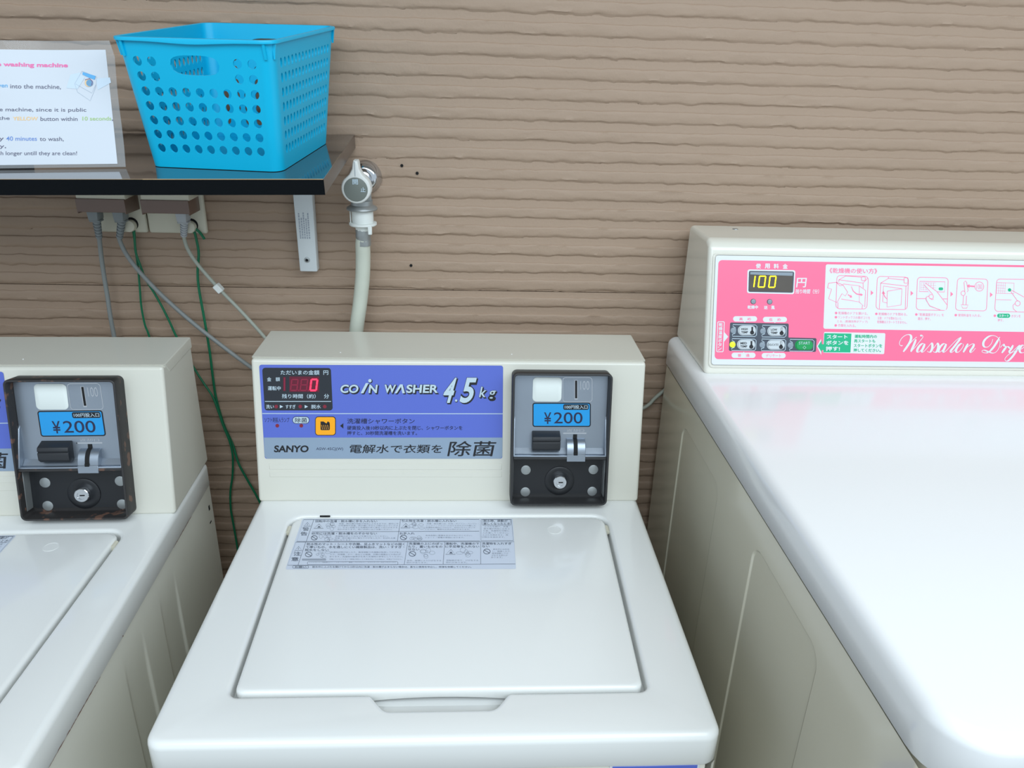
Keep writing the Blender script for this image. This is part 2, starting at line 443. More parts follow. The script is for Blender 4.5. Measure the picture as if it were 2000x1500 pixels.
# ------------------------------------------------------------------ coin washing machine (built once, then copied)
def make_washer(label):
    root = thing('washing_machine', label, 'washing machine', group='coin washing machines')
    HW = 0.2632; ZT = 0.800; YB = 0.5465; YC = 0.3995
    # cabinet with two pressed recesses on its right side
    b = MB(); b.box(-0.261, 0.253, 0.003, 0.541, 0.03, 0.7615, cabinet_m, 0.004, 2)
    ys = [0.003, 0.007] + [0.02+i*(0.52/260) for i in range(261)] + [0.541]
    zs = [0.03, 0.1, 0.2, 0.3, 0.4, 0.5, 0.58, 0.62, 0.65] + [0.66+i*0.005 for i in range(20)]+[0.7610]
    def ss(t): t = max(0, min(1, t)); return t*t*(3-2*t)
    def dep(y, z):
        d = 0
        for a, c in ((0.200, 0.258), (0.312, 0.370)):
            d += ss((y-a)/0.005)*ss((c-y)/0.005)
        return 0.0022*d*ss((0.745-z)/0.09)
    G = [[b.bm.verts.new((0.2612-dep(y, z)-(0.004 if i in (0, len(ys)-1) else 0), y, z)) for i, y in enumerate(ys)] for z in zs]
    k = b.mi(cabinet_m)
    for r0, r1 in zip(G, G[1:]):
        for i in range(len(ys)-1):
            f = b.bm.faces.new((r0[i], r0[i+1], r1[i+1], r1[i])); f.smooth = True; f.material_index = k
    b.box(0.2608, 0.2615, 0.523, 0.528, 0.725, 0.733, dark_m); b.box(0.2608, 0.2615, 0.519, 0.526, 0.704, 0.7065, dark_m)
    for x in (-0.2, 0.2):
        for y in (0.06, 0.48): b.lathe([(0.022, 0.0), (0.022, 0.02), (0.016, 0.032)], lever_m, (x, y, 0), n=16)
    cab = b.build('cabinet', root, recalc=True)
    # blue maker's strip at the top right of the cabinet front
    b = MB(); b.box(0.160, 0.246, 0.0018, 0.0034, 0.735, 0.7618, white_p, 0.0006, 1)
    b.box(0.1625, 0.2435, 0.0013, 0.0025, 0.737, 0.7607, blue_m, 0.0003, 1)
    b.build('front_label', cab)
    # deck with a moulded well for the lid and a scooped finger grip
    b = MB(); R = 0.008
    outer = rpoly([(-HW, 0), (HW, 0), (HW, YB), (-HW, YB)], [0.016, 0.016, 0.012, 0.012], 6)
    def outl(ins, z): return z3(rpoly([(-HW+ins, ins), (HW-ins, ins), (HW-ins, YB-ins), (-HW+ins, YB-ins)], [max(.004, .016-ins)]*2+[max(.004, .012-ins)]*2, 6), z)
    rings = [outl(0.006, 0.7622), outl(0.0010, 0.7622), outl(0, 0.7640)]
    for i in range(7):
        a = math.pi/2*i/6; rings.append(outl(R*(1-math.cos(a)), ZT-R+R*math.sin(a)))
    V1 = b.loops(rings, enamel)
    hole = rpoly([(-0.2030, 0.0555), (-0.068, 0.0555), (-0.052, 0.0360), (0.052, 0.0360), (0.066, 0.0555), (0.2040, 0.0555), (0.2125, 0.3650), (-0.2115, 0.3650)],
                 [0.010, 0.006, 0.012, 0.012, 0.006, 0.010, 0.020, 0.020], 5)
    rings = []; r2 = 0.005
    for i in range(5):
        a = math.pi/2*i/4; rings.append(z3(offset_loop(hole, r2*(1-math.sin(a))), ZT-r2*(1-math.cos(a))))
    rings.append(z3(hole, 0.7900))
    flo = [Vector((p.x, max(p.y, 0.0560) if abs(p.x) < 0.075 else p.y)) for p in hole]
    mid = [Vector((p.x, p.y+(max(p.y, 0.056)-p.y)*0.5 if abs(p.x) < 0.075 else p.y)) for p in hole]
    rings.append(z3(mid, 0.7855)); rings.append(z3(flo, 0.7835))
    V2 = b.loops(rings, enamel)
    b.fill([V1[-1], V2[0]], enamel)
    b.box(-0.212, 0.212, 0.052, 0.37, 0.778, 0.7836, enamel)
    b.build('top_deck', root, sharp=35)
    # lid: tapers slightly to the front; finger lip arched in the middle
    b = MB()
    def lidl(ins, z, arch=False):
        lp = rpoly([(-0.1988+ins, 0.0590+ins), (-0.05, 0.0590+ins), (0.05, 0.0590+ins), (0.1998-ins, 0.0590+ins), (0.2082-ins, 0.3600-ins), (-0.2070+ins, 0.3600-ins)],
                   [0.009, 0, 0, 0.009, 0.014, 0.014], 5)
        # extra points along the front edge for the arch
        out = []
        for i, p in enumerate(lp):
            out.append(p); q = lp[(i+1) % len(lp)]
            if abs(p.y-q.y) < 1e-6 and p.y < 0.08:
                for t in range(1, 12): out.append(p.lerp(q, t/12))
        r = []
        for p in out:
            zz = z
            if arch and p.y < 0.075 and abs(p.x) < 0.075: zz += 0.0055*math.cos(p.x/0.075*math.pi/2)**0.7
            r.append((p.x, p.y, zz))
        return r
    rl = 0.0045; zl = 0.8008
    rings = [lidl(0.001, 0.7850, True), lidl(0, 0.7865, True), lidl(0, zl-rl)]
    for i in range(1, 6):
        a = math.pi/2*i/5; rings.append(lidl(rl*(1-math.cos(a)), zl-rl+rl*math.sin(a)))
    V = b.loops(rings, enamel); b.fill([V[-1]], enamel)
    for sx in (-1, 1): b.lathe([(0.0035, -0.006), (0.0035, 0.006)], cream_pl, (sx*0.2085, 0.338, 0.795), (0, 1, 0), 12)
    b.lathe([(0.0092, 0), (0.0092, 0.0004), (0.0080, 0.0004), (0.0080, 0.0002), (0.0001, 0.0002)], enamel, (0.1375, 0.3300, zl-0.0001), (0, 0, 1), 28, False)
    b.box(-0.1735, -0.1600, 0.3640, 0.3655, 0.7985, 0.8003, dark_m)
    lid = b.build('lid', root, sharp=35)
    sticker(lid)
    # console housing
    b = MB(); b.prism([(YC, 0.7992), (0.4375, 0.9955), (0.5465, 0.9955), (0.5465, 0.7992)], -HW, HW, enamel_c, 'x', 0.0045, 3)
    ez = Vector((0, 0.038, 0.196)).normalized(); nn = Vector((0, -ez.z, ez.y)); O = Vector((0, YC, 0.80))
    T = Matrix((Vector((1, 0, 0)), ez, nn)).transposed().to_4x4(); T.translation = O
    for v0, v1 in ((0.0467, 0.0560), (0.0360, 0.0440)): b.box(-0.246, 0.070, v0, v1, -0.001, 0.0004, enamel_c, 0.0004, 1, T)
    con = b.build('console', root, wn=True)
    b = MB(); b.box(-HW-0.0008, HW+0.0008, 0.4425, 0.5475, 0.9805, 0.9966, enamel_c, 0.0020, 2,
                    fn=lambda p: Vector((p.x, p.y+(0.0145 if (p.y < 0.45 and p.z < 0.99) else 0), p.z)))
    for x in (-0.150, 0.082): b.lathe([(0.0012, 0), (0.0010, 0.0006), (0.0002, 0.0008)], enamel, (x, 0.462, 0.9964), (0, 0, 1), 10)
    b.build('top_cover', con, wn=True)
    # printed control panel
    C5 = [(-0.26192, 0.20701), (0.08109, 0.2105), (0.08427, 0.04523), (-0.27077, 0.04463)]
    art = Art(O+nn*0.0004, (1, 0, 0), ez, crop(490, 690, 1000, 920), C5).view(490, 690, 3.9216)
    panel(art, root)
    coin_box(root, O, ez, nn, T)
    return root

SEG = {'0': 'abcdef', '1': 'bc', '8': 'abcdefg', '7': 'abc'}
def seven(a, ch, x0, y0, x1, y1, w, m, l, sh=0.12):
    h = y1-y0; ym = (y0+y1)/2
    S_ = {'a': ((x0, y0), (x1, y0)), 'b': ((x1, y0), (x1, ym)), 'c': ((x1, ym), (x1, y1)), 'd': ((x0, y1), (x1, y1)), 'e': ((x0, ym), (x0, y1)), 'f': ((x0, y0), (x0, ym)), 'g': ((x0, ym), (x1, ym))}
    for k in SEG[ch]:
        (p0, q0), (p1, q1) = S_[k]; dx, dy = p1-p0, q1-q0; L_ = math.hypot(dx, dy); g = w*0.12/L_
        P0 = (p0+dx*g, q0+dy*g); P1 = (p1-dx*g, q1-dy*g)
        P0 = (P0[0]+sh*(y1-P0[1]), P0[1]); P1 = (P1[0]+sh*(y1-P1[1]), P1[1])
        a.line([P0, P1], w, m, l)

def panel(a, root):
    mb = MB(); a.on(mb)
    a.poly([tuple(q) for q in rpoly([(62, 88), (1932, 95), (1926, 808), (106, 808)], 18, 4)], blue_m, 0)
    a.poly([(99, 646), (1928, 646), (1926, 790), (1910, 808), (124, 808), (106, 792)], silver_m, 1)
    a.poly([(87, 459), (1929, 461), (1929, 467), (88, 465)], pale_p, 1)
    # title
    def both(t, x0, y0, x1, y1, wt, sh):
        a.text(t, x0+8, y0+9, x1+8, y1+9, black_p, 2, wt+0.03, sh)
        a.text(t, x0, y0, x1, y1, black_p, 3, wt+0.03, sh)
        a.text(t, x0+2, y0+2, x1-2, y1-2, pale_p, 4, wt, sh)
    both('CO', 680, 238, 822, 306, 0.03, 0.12)
    for d, m, l in (((8, 9), black_p, 2), ((0, 0), pale_p, 4)):
        a.poly([(840+d[0], 306+d[1]), (862+d[0], 306+d[1]), (902+d[0], 228+d[1]), (880+d[0], 228+d[1])], m, l)
    both('N', 898, 238, 966, 306, 0.03, 0.12)
    a.disc(916, 214, 16, black_p, 3); a.disc(912, 210, 13, pale_p, 4)
    both('W', 1016, 238, 1108, 306, 0.03, 0.10); both('SHER', 1186, 238, 1434, 306, 0.03, 0.10)
    for d, m, l in (((8, 9), black_p, 2), ((0, 0), pale_p, 4)):
        a.poly([(1100+d[0], 306+d[1]), (1118+d[0], 306+d[1]), (1150+d[0], 256+d[1]), (1160+d[0], 306+d[1]), (1180+d[0], 306+d[1]), (1162+d[0], 238+d[1]), (1142+d[0], 238+d[1])], m, l)
    both('4', 1455, 185, 1536, 382, 0.025, 0.28)
    both('5', 1592, 185, 1690, 382, 0.025, 0.26)
    a.disc(1574, 366, 11, black_p, 3); a.disc(1572, 362, 9, pale_p, 4)
    both('k', 1745, 254, 1798, 338, 0.01, 0.22)
    both('g', 1812, 284, 1864, 358, 0.01, 0.22)
    # shower line
    a.text('ソフト剤投入ランプ', 104, 492, 294, 530, navy_p, 2, 0.0)
    for x in (202, 386): a.disc(x, 555, 14, led_dot, 2)
    a.rect(318, 484, 448, 540, navy_p, 2, 27); a.rect(322, 488, 444, 536, pale_p, 3, 23)
    a.text('除菌', 338, 494, 430, 530, black_p, 4, 0.008)
    a.poly([(683, 556), (708, 536), (708, 577)], black_p, 2)
    a.text('洗濯槽シャワーボタン', 738, 500, 1254, 540, navy_p, 2, 0.012)
    a.text('硬貨投入後10秒以内に上ぶたを閉じ、シャワーボタンを', 738, 556, 1620, 588, navy_p, 2, 0.012)
    a.text('押すと、30秒間洗濯槽を洗います。', 738, 597, 1272, 627, navy_p, 2, 0.012)
    # maker's line
    a.text('SANYO', 176, 706, 440, 759, black_p, 2, 0.035, 0.08)
    a.line([(292, 770), (304, 742)], [8, 10], faint_m, 3); a.line([(318, 712), (328, 690)], [8, 10], faint_m, 1.5)
    a.text('ASW-45CJ(W)', 500, 722, 706, 748, navy_p, 2, 0.0)
    a.text('電解水で衣類を', 752, 700, 1460, 765, black_p, 2, 0.016, 0.16)
    a.text('除菌', 1505, 674, 1858, 788, black_p, 2, 0.012, 0.2)
    pn = mb.build('control_panel', root, recalc=False, sharp=None)
    # dark read-out window
    mb = MB(); a.on(mb)
    a.poly([tuple(q) for q in rpoly([(86, 111), (612, 113), (627, 438), (106, 438)], 22, 5)], dispb_m, 2)
    a.text('ただいまの金額', 228, 130, 524, 165, pale_p, 3, 0.012)
    a.text('円', 556, 132, 592, 165, pale_p, 3, 0.012)
    a.text('金', 124, 184, 156, 214, pale_p, 3, 0.012); a.text('額', 190, 184, 222, 214, pale_p, 3, 0.012)
    a.text('運転中', 130, 252, 228, 284, pale_p, 3, 0.014)
    a.text('残り時間（約）', 238, 312, 496, 346, pale_p, 3, 0.012); a.text('分', 560, 312, 598, 346, pale_p, 3, 0.012)
    a.rect(108, 366, 614, 371, pale_p, 3)
    a.text('洗い', 116, 394, 176, 424, pale_p, 3, 0.014); a.text('すすぎ', 266, 394, 342, 424, pale_p, 3, 0.014); a.text('脱水', 462, 394, 536, 424, pale_p, 3, 0.014)
    for x in (222, 412): a.poly([(x, 396), (x+26, 409), (x, 421)], pale_p, 3)
    for x in (194, 378, 566): a.disc(x, 408, 14, led_dot, 3)
    a.rect(294, 178, 524, 296, led_bg, 3)
    a.rect(247, 182, 266, 290, led_bg, 3); a.line([(258, 186), (258, 284)], 9, led_dim, 4)
    seven(a, '8', 304, 200, 352, 284, 9, led_dim, 4); seven(a, '8', 378, 200, 426, 284, 9, led_dim, 4)
    for x in (366, 440): a.disc(x, 284, 6, led_dim, 4)
    seven(a, '0', 454, 200, 500, 284, 13, led_on, 5)
    mb.build('digital_display', pn, recalc=False, sharp=None)
    # orange shower button
    mb = MB(); a.on(mb)
    a.rect(492, 484, 650, 630, black_p, 2, 24); a.rect(497, 489, 645, 625, orange_m, 4, 20)
    a.rect(534, 540, 605, 588, black_p, 5, 8); a.poly([(534, 522), (556, 522), (590, 545), (534, 548)], black_p, 5)
    a.poly([(590, 520), (604, 532), (604, 556), (578, 540)], black_p, 5)
    for i in range(4):
        for j in range(4): a.line([(545+j*15+i*2, 548+i*9), (541+j*15+i*2, 554+i*9)], 3.5, orange_m, 6)
    mb.build('shower_button', pn, recalc=False, sharp=None)

def coin_box(root, O, ez, nn, T):
    W0, W1, H0, H1 = 0.0812, 0.2140, 0.0040, 0.1885; F = 0.026
    # black steel surround: open box with a rim
    b = MB(); t = 0.0032
    outer = rpoly([(W0, H0), (W1, H0), (W1, H1), (W0, H1)], 0.007, 5)
    def L3(lp, h): return [T @ Vector((p.x, p.y, h)) for p in lp]
    inner = offset_loop(outer, -t)
    b.loops([L3(outer, -0.004), L3(outer, F-0.0012), L3(offset_loop(outer, -0.0008), F-0.0002), L3(offset_loop(outer, -0.0016), F), L3(offset_loop(outer, -t+0.0006), F-0.0002), L3(inner, F-0.0012), L3(inner, -0.002)], blk_frame)
    b.box(W0+t, W1-t, 0.0690, 0.0725, 0.002, F-0.003, blk_frame, 0.0006, 1, T)   # cross bar
    b.box(W0+0.0025, W1-0.0025, H0+0.0025, H1-0.0025, -0.001, 0.0006, blk_frame, 0, 1, T)
    fr = b.build('coin_box', root)
    PL = 0.0100   # face plate depth in front of the console face
    q6p = [(0.06026, 0.21193), (0.27929, 0.21416), (0.29386, -0.01924), (0.06369, -0.01883)]
    a = Art(O+nn*PL, (1, 0, 0), ez, crop(970, 690, 1290, 1010), q6p).view(970, 690, 4.6875)
    b = MB(); a.on(b)
    u0, u1, v0, v1 = W0+t, W1-t, 0.0725, H1-t
    b.box(u0, u1, v0, v1, 0.001, PL, steel, 0.0006, 1, T)
    # raised edges and the tray lip at the bottom
    b.box(u0, u1, v0, v0+0.0022, PL-0.001, PL+0.0125, steel, 0.0006, 2, T)
    for x in (u0, u1-0.0022):
        b.prism([(v0, PL-0.001), (v0, PL+0.0125), (v0+0.050, PL+0.0030), (v0+0.055, PL-0.001)], x, x+0.0022, steel, 'x', 0.0004, 1, T)
    b.prism([(v0+0.002, PL-0.0005), (v0+0.002, PL+0.006), (v0+0.010, PL-0.0005)], u0+0.002, u1-0.002, steel, 'x', 0.0005, 1, T)
    # embossed coin square with its slot and 100
    a.frame(606, 222, 874, 444, 5, chrome, 1, 26)
    a.rect(712, 246, 742, 424, chrome, 1); a.rect(718, 250, 737, 412, dark_m, 2)
    a.text('100', 766, 254, 848, 334, chrome, 1, -0.008)
    a.rect(608, 726, 822, 738, chrome, 1); a.text('返却口', 640, 694, 800, 720, chrome, 1, 0.0)
    fp = b.build('face_plate', fr)
    x0, x1, y0, y1 = plate_box(a, 330, 220, 595, 442); b = MB(); lp = rpoly([(x0, y0), (x1, y0), (x1, y1), (x0, y1)], 0.0055, 5)
    V = b.loops([L3(lp, PL-0.0004), L3(lp, PL+0.0005), L3(offset_loop(lp, -0.0004), PL+0.0008)], square_m); b.fill([V[-1]], square_m); b.build('blank_square', fr)
    # price label
    b = MB(); a.on(b)
    a.rect(328, 452, 862, 674, black_p, 1.5, 22); a.rect(338, 462, 852, 664, price_m, 2.5, 14)
    a.rect(610, 466, 842, 517, black_p, 3.5, 14)
    a.text('100円投入口', 624, 474, 832, 508, pale_p, 4.5, 0.01)
    a.text('\u00a5', 434, 540, 500, 646, navy_p, 3.5, 0.012); a.text('200', 524, 540, 786, 642, navy_p, 3.5, 0.004)
    b.build('price_label', fr, recalc=False, sharp=None)
    # return lever: faceted black block
    x0, x1, y0, y1 = plate_box(a, 322, 706, 576, 878)
    b = MB(); zm = (y0+y1)/2+0.001
    b.prism([(y0+0.002, PL-0.001), (y0, PL+0.008), (y0+0.004, PL+0.0125), (zm-0.001, PL+0.0135), (zm, PL+0.0115), (zm+0.0015, PL+0.0135), (y1-0.006, PL+0.0125), (y1, PL-0.001)], x0, x1, lever_m, 'x', 0.0009, 2, T)
    b.build('return_lever', fr)
    # half-round hood with the return slot
    x0, x1, y0, y1 = plate_box(a, 634, 776, 802, 965)
    b = MB(); n = 14; pr_ = [(y0, PL-0.001), (y0, PL+0.0135), (y0+0.010, PL+0.0135)]
    for i in range(n+1):
        an = math.pi*0.5*i/n; pr_.append((y0+0.010+(y1-y0-0.010)*math.sin(an), PL-0.001+0.0135*math.cos(an)))
    b.prism(pr_, x0, x1, steel, 'x', 0.0004, 1, T)
    b.build('coin_hood', fr)
    xs, xe, ys, ye = plate_box(a, 694, 742, 736, 908)
    b = MB()
    pr2 = [(ys, PL+0.0025), (ys, PL+0.0137), (ys+0.004, PL+0.0137)]
    for i in range(n+1):
        an = math.pi*0.5*i/n; pr2.append((y0+0.0102+(y1-y0-0.010)*math.sin(an), PL-0.0008+0.0137*math.cos(an)))
    pr2.append((ye, PL+0.0002)); pr2.append((ye, PL))
    b.prism(pr2, xs+0.0004, xe-0.0004, dark_m, 'x', 0, 1, T); b.build('coin_slot', fr)
    # lock panel
    q6l = [(0.06056, 0.21032), (0.2816, 0.21257), (0.29631, -0.02297), (0.06402, -0.02256)]
    LP = 0.0014
    a = Art(O+nn*LP, (1, 0, 0), ez, crop(970, 690, 1290, 1010), q6l).view(970, 690, 4.6875)
    b = MB(); lp = rpoly([(u0+0.0005, H0+t+0.005), (u1-0.0005, H0+t+0.005), (u1-0.0005, 0.069), (u0+0.0005, 0.069)], 0.006, 4)
    V = b.loops([L3(lp, -0.001), L3(lp, LP+0.0002), L3(offset_loop(lp, -0.0012), LP)], lockp_m); b.fill([V[-1]], lockp_m)
    for q in ((u0, u0+0.0008), (u1-0.0008, u1)): b.box(q[0], q[1], H0+t+0.006, 0.068, LP, LP+0.014, zinc, 0.0002, 1, T)
    c = Vector(a.uv(575, 1165)); rb = 0.0205
    C3 = T @ Vector((c.x, c.y, LP))
    b.lathe([(rb, 0), (rb, 0.0012), (rb-0.002, 0.0020), (0.0135, 0.0017), (0.0125, 0.0012)], lockp_m, C3, nn, 40)
    lk = b.build('lock_panel', fr)
    b = MB(); b.lathe([(0.0102, 0.001), (0.0102, 0.0040), (0.0096, 0.0050), (0.0094, 0.0078), (0.0086, 0.0085), (0.0052, 0.0085), (0.0050, 0.0078), (0.0001, 0.0078)], chrome, C3, nn, 32)
    cc = T @ Vector((c.x, c.y, LP+0.0081))
    Tl = T.copy(); Tl.translation = cc; b.box(-0.0020, 0.0040, -0.0007, 0.0007, -0.0004, 0.0002, dark_m, 0, 1, Tl)
    b.build('lock_cylinder', fr)
    for x, y in ((267, 1068), (885, 1064), (262, 1268), (874, 1263)):
        p = a.uv(x, y); b = MB(); b.lathe([(0.0067, 0), (0.0067, 0.0004), (0.0056, 0.0008), (0.0001, 0.0010)], zinc, T @ Vector((p[0], p[1], LP-0.0001)), nn, 24)
        b.build('rivet', fr)
def plate_box(a, x0, y0, x1, y1):
    p, q = a.uv(x0, y1), a.uv(x1, y0); r, s2 = a.uv(x0, y0), a.uv(x1, y1)
    return (p[0]+r[0])/2, (q[0]+s2[0])/2, (p[1]+s2[1])/2, (q[1]+r[1])/2

def sticker(lid):
    C7 = [(-0.2356, 0.38595), (0.09867, 0.38539), (0.08952, 0.22957), (-0.19918, 0.23231)]
    a = Art((0, 0, 0.80095), (1, 0, 0), (0, 1, 0), crop(540, 990, 1020, 1130), C7).view(540, 990, 4.1667)
    b = MB(); a.on(b)
    a.poly([tuple(q) for q in rpoly([(212, 98), (1922, 98), (1950, 508), (72, 512)], 10, 3)], stick_m, 0)
    K, Fk = tint_m, faint_m
    def ln(x0, y0, x1, y1, w=3): a.line([(x0, y0), (x1, y1)], w, K, 1)
    a.line([(222, 106), (1650, 104), (1655, 280), (166, 284)], 3, K, 1, True)
    a.line([(1664, 104), (1912, 104), (1928, 276), (1664, 278)], 3, K, 1, True)
    a.line([(158, 290), (1934, 286), (1944, 468), (90, 478)], 3, K, 1, True)
    ln(304, 106, 243, 284); ln(1010, 105, 984, 282); ln(290, 206, 1650, 200)
    ln(238, 290, 176, 476); ln(1068, 290, 1040, 472); ln(1370, 288, 1356, 470); ln(1662, 288, 1662, 468)
    def tri(x, y, w, h, fill=None):
        a.line([(x, y+h), (x+w*0.55, y), (x+w, y+h)], 4, K, 1, True)
        if fill: a.poly([(x+w*.35, y+h*.82), (x+w*.55, y+h*.4), (x+w*.75, y+h*.82)], K, 1)
    def no(x, y, r): a.ring(x, y, r*1.35, 5, K, 1, r); a.line([(x-r, y-r*.6), (x+r, y+r*.6)], 5, K, 1)
    tri(222, 130, 56, 30); a.line([(253, 142), (250, 152)], 4, K, 1); tri(148, 326, 60, 32); a.line([(180, 338), (178, 350)], 4, K, 1)
    a.text('警', 212, 168, 266, 198, K, 1, 0.0); a.text('告', 198, 206, 250, 236, K, 1, 0.02)
    a.text('注', 140, 368, 198, 400, K, 1, 0.02); a.text('意', 122, 412, 180, 444, K, 1, 0.02)
    a.text('回転中の洗濯・脱水槽に手を入れない', 318, 110, 820, 128, K, 1, 0.02)
    a.text('引火物を洗濯・脱水槽に入れない', 1020, 108, 1464, 126, K, 1, 0.02)
    a.text('幼児には洗濯・脱水槽をのぞかせない', 286, 210, 818, 229, K, 1, 0.02)
    a.text('お手入れ', 1002, 210, 1124, 228, K, 1, 0.02)
    a.text('脱水時、振動が', 1684, 108, 1880, 126, K, 1, 0.02); a.text('激しくなったとき', 1684, 130, 1898, 148, K, 1, 0.02)
    a.frame(1674, 106, 1906, 152, 2.5, K, 1, 8)
    a.text('防水性のマット・シートや衣類、足ふきマットなどの固く', 248, 296, 1044, 316, K, 1, 0.02)
    a.text('て厚いもの、水を通しにくい繊維製品は、洗い・すすぎ・', 240, 320, 1040, 340, K, 1, 0.02)
    a.text('脱水をしない', 232, 344, 424, 363, K, 1, 0.02)
    a.text('洗濯機の上にのぼっ', 1076, 293, 1352, 312, K, 1, 0.02); a.text('たり、重いものをの', 1072, 317, 1350, 336, K, 1, 0.02); a.text('せない', 1070, 340, 1162, 358, K, 1, 0.02)
    a.text('運転中、洗濯機の下', 1376, 293, 1650, 312, K, 1, 0.02); a.text('に手足等を入れない', 1374, 316, 1650, 335, K, 1, 0.02)
    a.text('洗濯物を入れすぎ', 1672, 292, 1912, 311, K, 1, 0.02); a.text('ない', 1672, 315, 1734, 333, K, 1, 0.02)
    def para(x0, y0, x1, lines, dy, h):
        for i, t in enumerate(lines):
            full = max(len(q) for q in lines); a.text(t, x0-i*4, y0+i*dy, x0-i*4+(x1-x0)*len(t)/full, y0+i*dy+h, Fk, 1, 0.01)
    para(508, 134, 992, ['洗濯・脱水槽の回転が完全に止まるまでは、絶対に中', 'の洗濯物や洗濯・脱水槽に手などで触れないでくださ', 'い。ゆるい回転でも洗濯物が手に巻きつきけがをする', '恐れがあります。特に幼児にはご注意ください。'], 15.5, 11)
    para(1222, 134, 1644, ['洗濯・脱水槽には、灯油・ガソリン・ベンジン・', 'シンナー・アルコールなどやそれらの付着した', '洗濯物を絶対に入れたり、近付けたりしないで', 'ください。爆発や火災の恐れがあります。'], 15.5, 11)
    para(478, 236, 972, ['洗濯機の近くに台などを置かないでください。', '洗濯・脱水槽の中に落ちてけがをしたり、おぼれる原', '因になります。'], 15.5, 11)
    para(1212, 230, 1592, ['本体各部に直接水をかけないでください。', 'ショート・感電の原因になります。'], 17, 11)
    para(1690, 158, 1900, ['上ぶたを開け、洗濯・', '脱水槽が完全に止まっ', 'た後、洗濯物を均等に', '入れ直してください。', '上ぶたを閉めると、再', 'び脱水を始めます。'], 17, 11)
    para(440, 366, 1036, ['洗濯物が飛び出したり、異常振動で洗濯機が転倒してけがをし', 'たり、洗濯機・かべ・床などの破損、衣類の損傷などの恐れが', 'あります。洗濯物の絵表示を見て洗濯時の参考にしてください。'], 18, 12)
    para(430, 424, 1024, ['衣類にカビなどを生じて異臭が発生したり寿命が短くなる場合は、洗濯はできません。'], 14, 10)
    a.rect(208, 424, 404, 440, faint_m, 1, 5)
    a.frame(252, 448, 988, 474, 2.5, K, 1, 10); para(268, 450, 972, ['レインコート・自転車カバー・スキーウェア・寝袋・バイクカバー・サウナスーツ・おむつカバーなど'], 10, 9)
    para(1062, 434, 1340, ['変形、破損によりけがをする', '恐れがあります。'], 17, 12)
    para(1384, 432, 1642, ['回転部があり、けがをする', '恐れがあります。'], 17, 12)
    para(1762, 342, 1912, ['脱水中にはみ出', 'し、損傷したり、', '異常振動してけ', 'がをする恐れが', 'あります。'], 16.5, 12)
    a.frame(132, 482, 262, 502, 3, K, 1, 9); a.text('お願い', 150, 485, 242, 499, K, 1, 0.02)
    a.text('脱水中に上ぶたを開けてから15秒以内に洗濯・脱水槽が止まらない場合は、直ちに使用を中止し、修理を依頼してください。', 292, 484, 1586, 499, K, 1, 0.01)
    tri(304, 142, 78, 36, True); tri(1012, 138, 76, 36, True); tri(1376, 350, 80, 40, True)
    no(308, 255, 18); no(262, 390, 20); no(1106, 385, 20); no(1712, 366, 20); no(1034, 252, 19)
    def sketch(x, y, w, h, sd):
        rg = random.Random(sd)
        for j in range(6):
            cx, cy = x+rg.random()*w, y+rg.random()*h
            a.ring(cx, cy, w*(.12+.16*rg.random()), 2.5, Fk, 1, h*(.15+.2*rg.random()), 12)
    for i, q in enumerate(((404, 140, 74, 48), (1100, 138, 100, 46), (360, 234, 84, 46), (1100, 234, 84, 40), (330, 372, 90, 42), (1190, 350, 120, 58), (1490, 348, 116, 60))): sketch(*q, i+3)
    b.build('warning_sticker', lid, recalc=False, sharp=None)

washer = make_washer('cream coin washer in the middle with full blue panel, left of the pink-panelled dryer')
washer.location = (-0.0275, 0.4985, 0)
w2 = copy_tree(washer)
w2['label'] = 'coin washer cut by the left edge, rust on its coin box, below the shelf'
rz = math.radians(1.5); loc = Vector((-0.393, 0.941, 0))-Matrix.Rotation(rz, 3, 'Z') @ Vector((0.2632, 0.473, 0))
w2.location = loc; w2.rotation_euler = (0, 0, rz)
for ch in w2.children:
    if ch.name.startswith('coin_box'):
        ch.data = ch.data.copy(); ch.data.materials[0] = rust_frame
        ch['label'] = 'black coin box with rusted edges'

rg = random.Random(11)
def fleck(b, y, z, w, h):
    n = 7; pts = []
    for k in range(n):
        an = 2*math.pi*k/n; q = rg.uniform(0.6, 1.0); pts.append((0.26355, y+w*q*math.cos(an), z+h*q*math.sin(an)))
    b.face(pts, rust_m)
b = MB(); fleck(b, 0.209, 0.7648, 0.0016, 0.0010); b.build('rust_stain', w2, recalc=False, sharp=None)
for y0, dy, z0 in ((0.375, 0.075, 0.7644), (0.02, 0.13, 0.7641)):
    b = MB()    # one ragged streak along the seam
    n = 60; up = [(0.26355, y0+dy*i/n, z0+rg.uniform(-0.0001, 0.0007)*(1 if 3 < i < n-3 else 0)) for i in range(n+1)]
    lo = [(0.26355, y0+dy*i/n, z0-0.0002-rg.uniform(0, 0.0004)) for i in range(n+1)]
    V = b.loops([lo, up], rust_m, closed=False); b.build('rust_stain', w2, recalc=False, sharp=None)
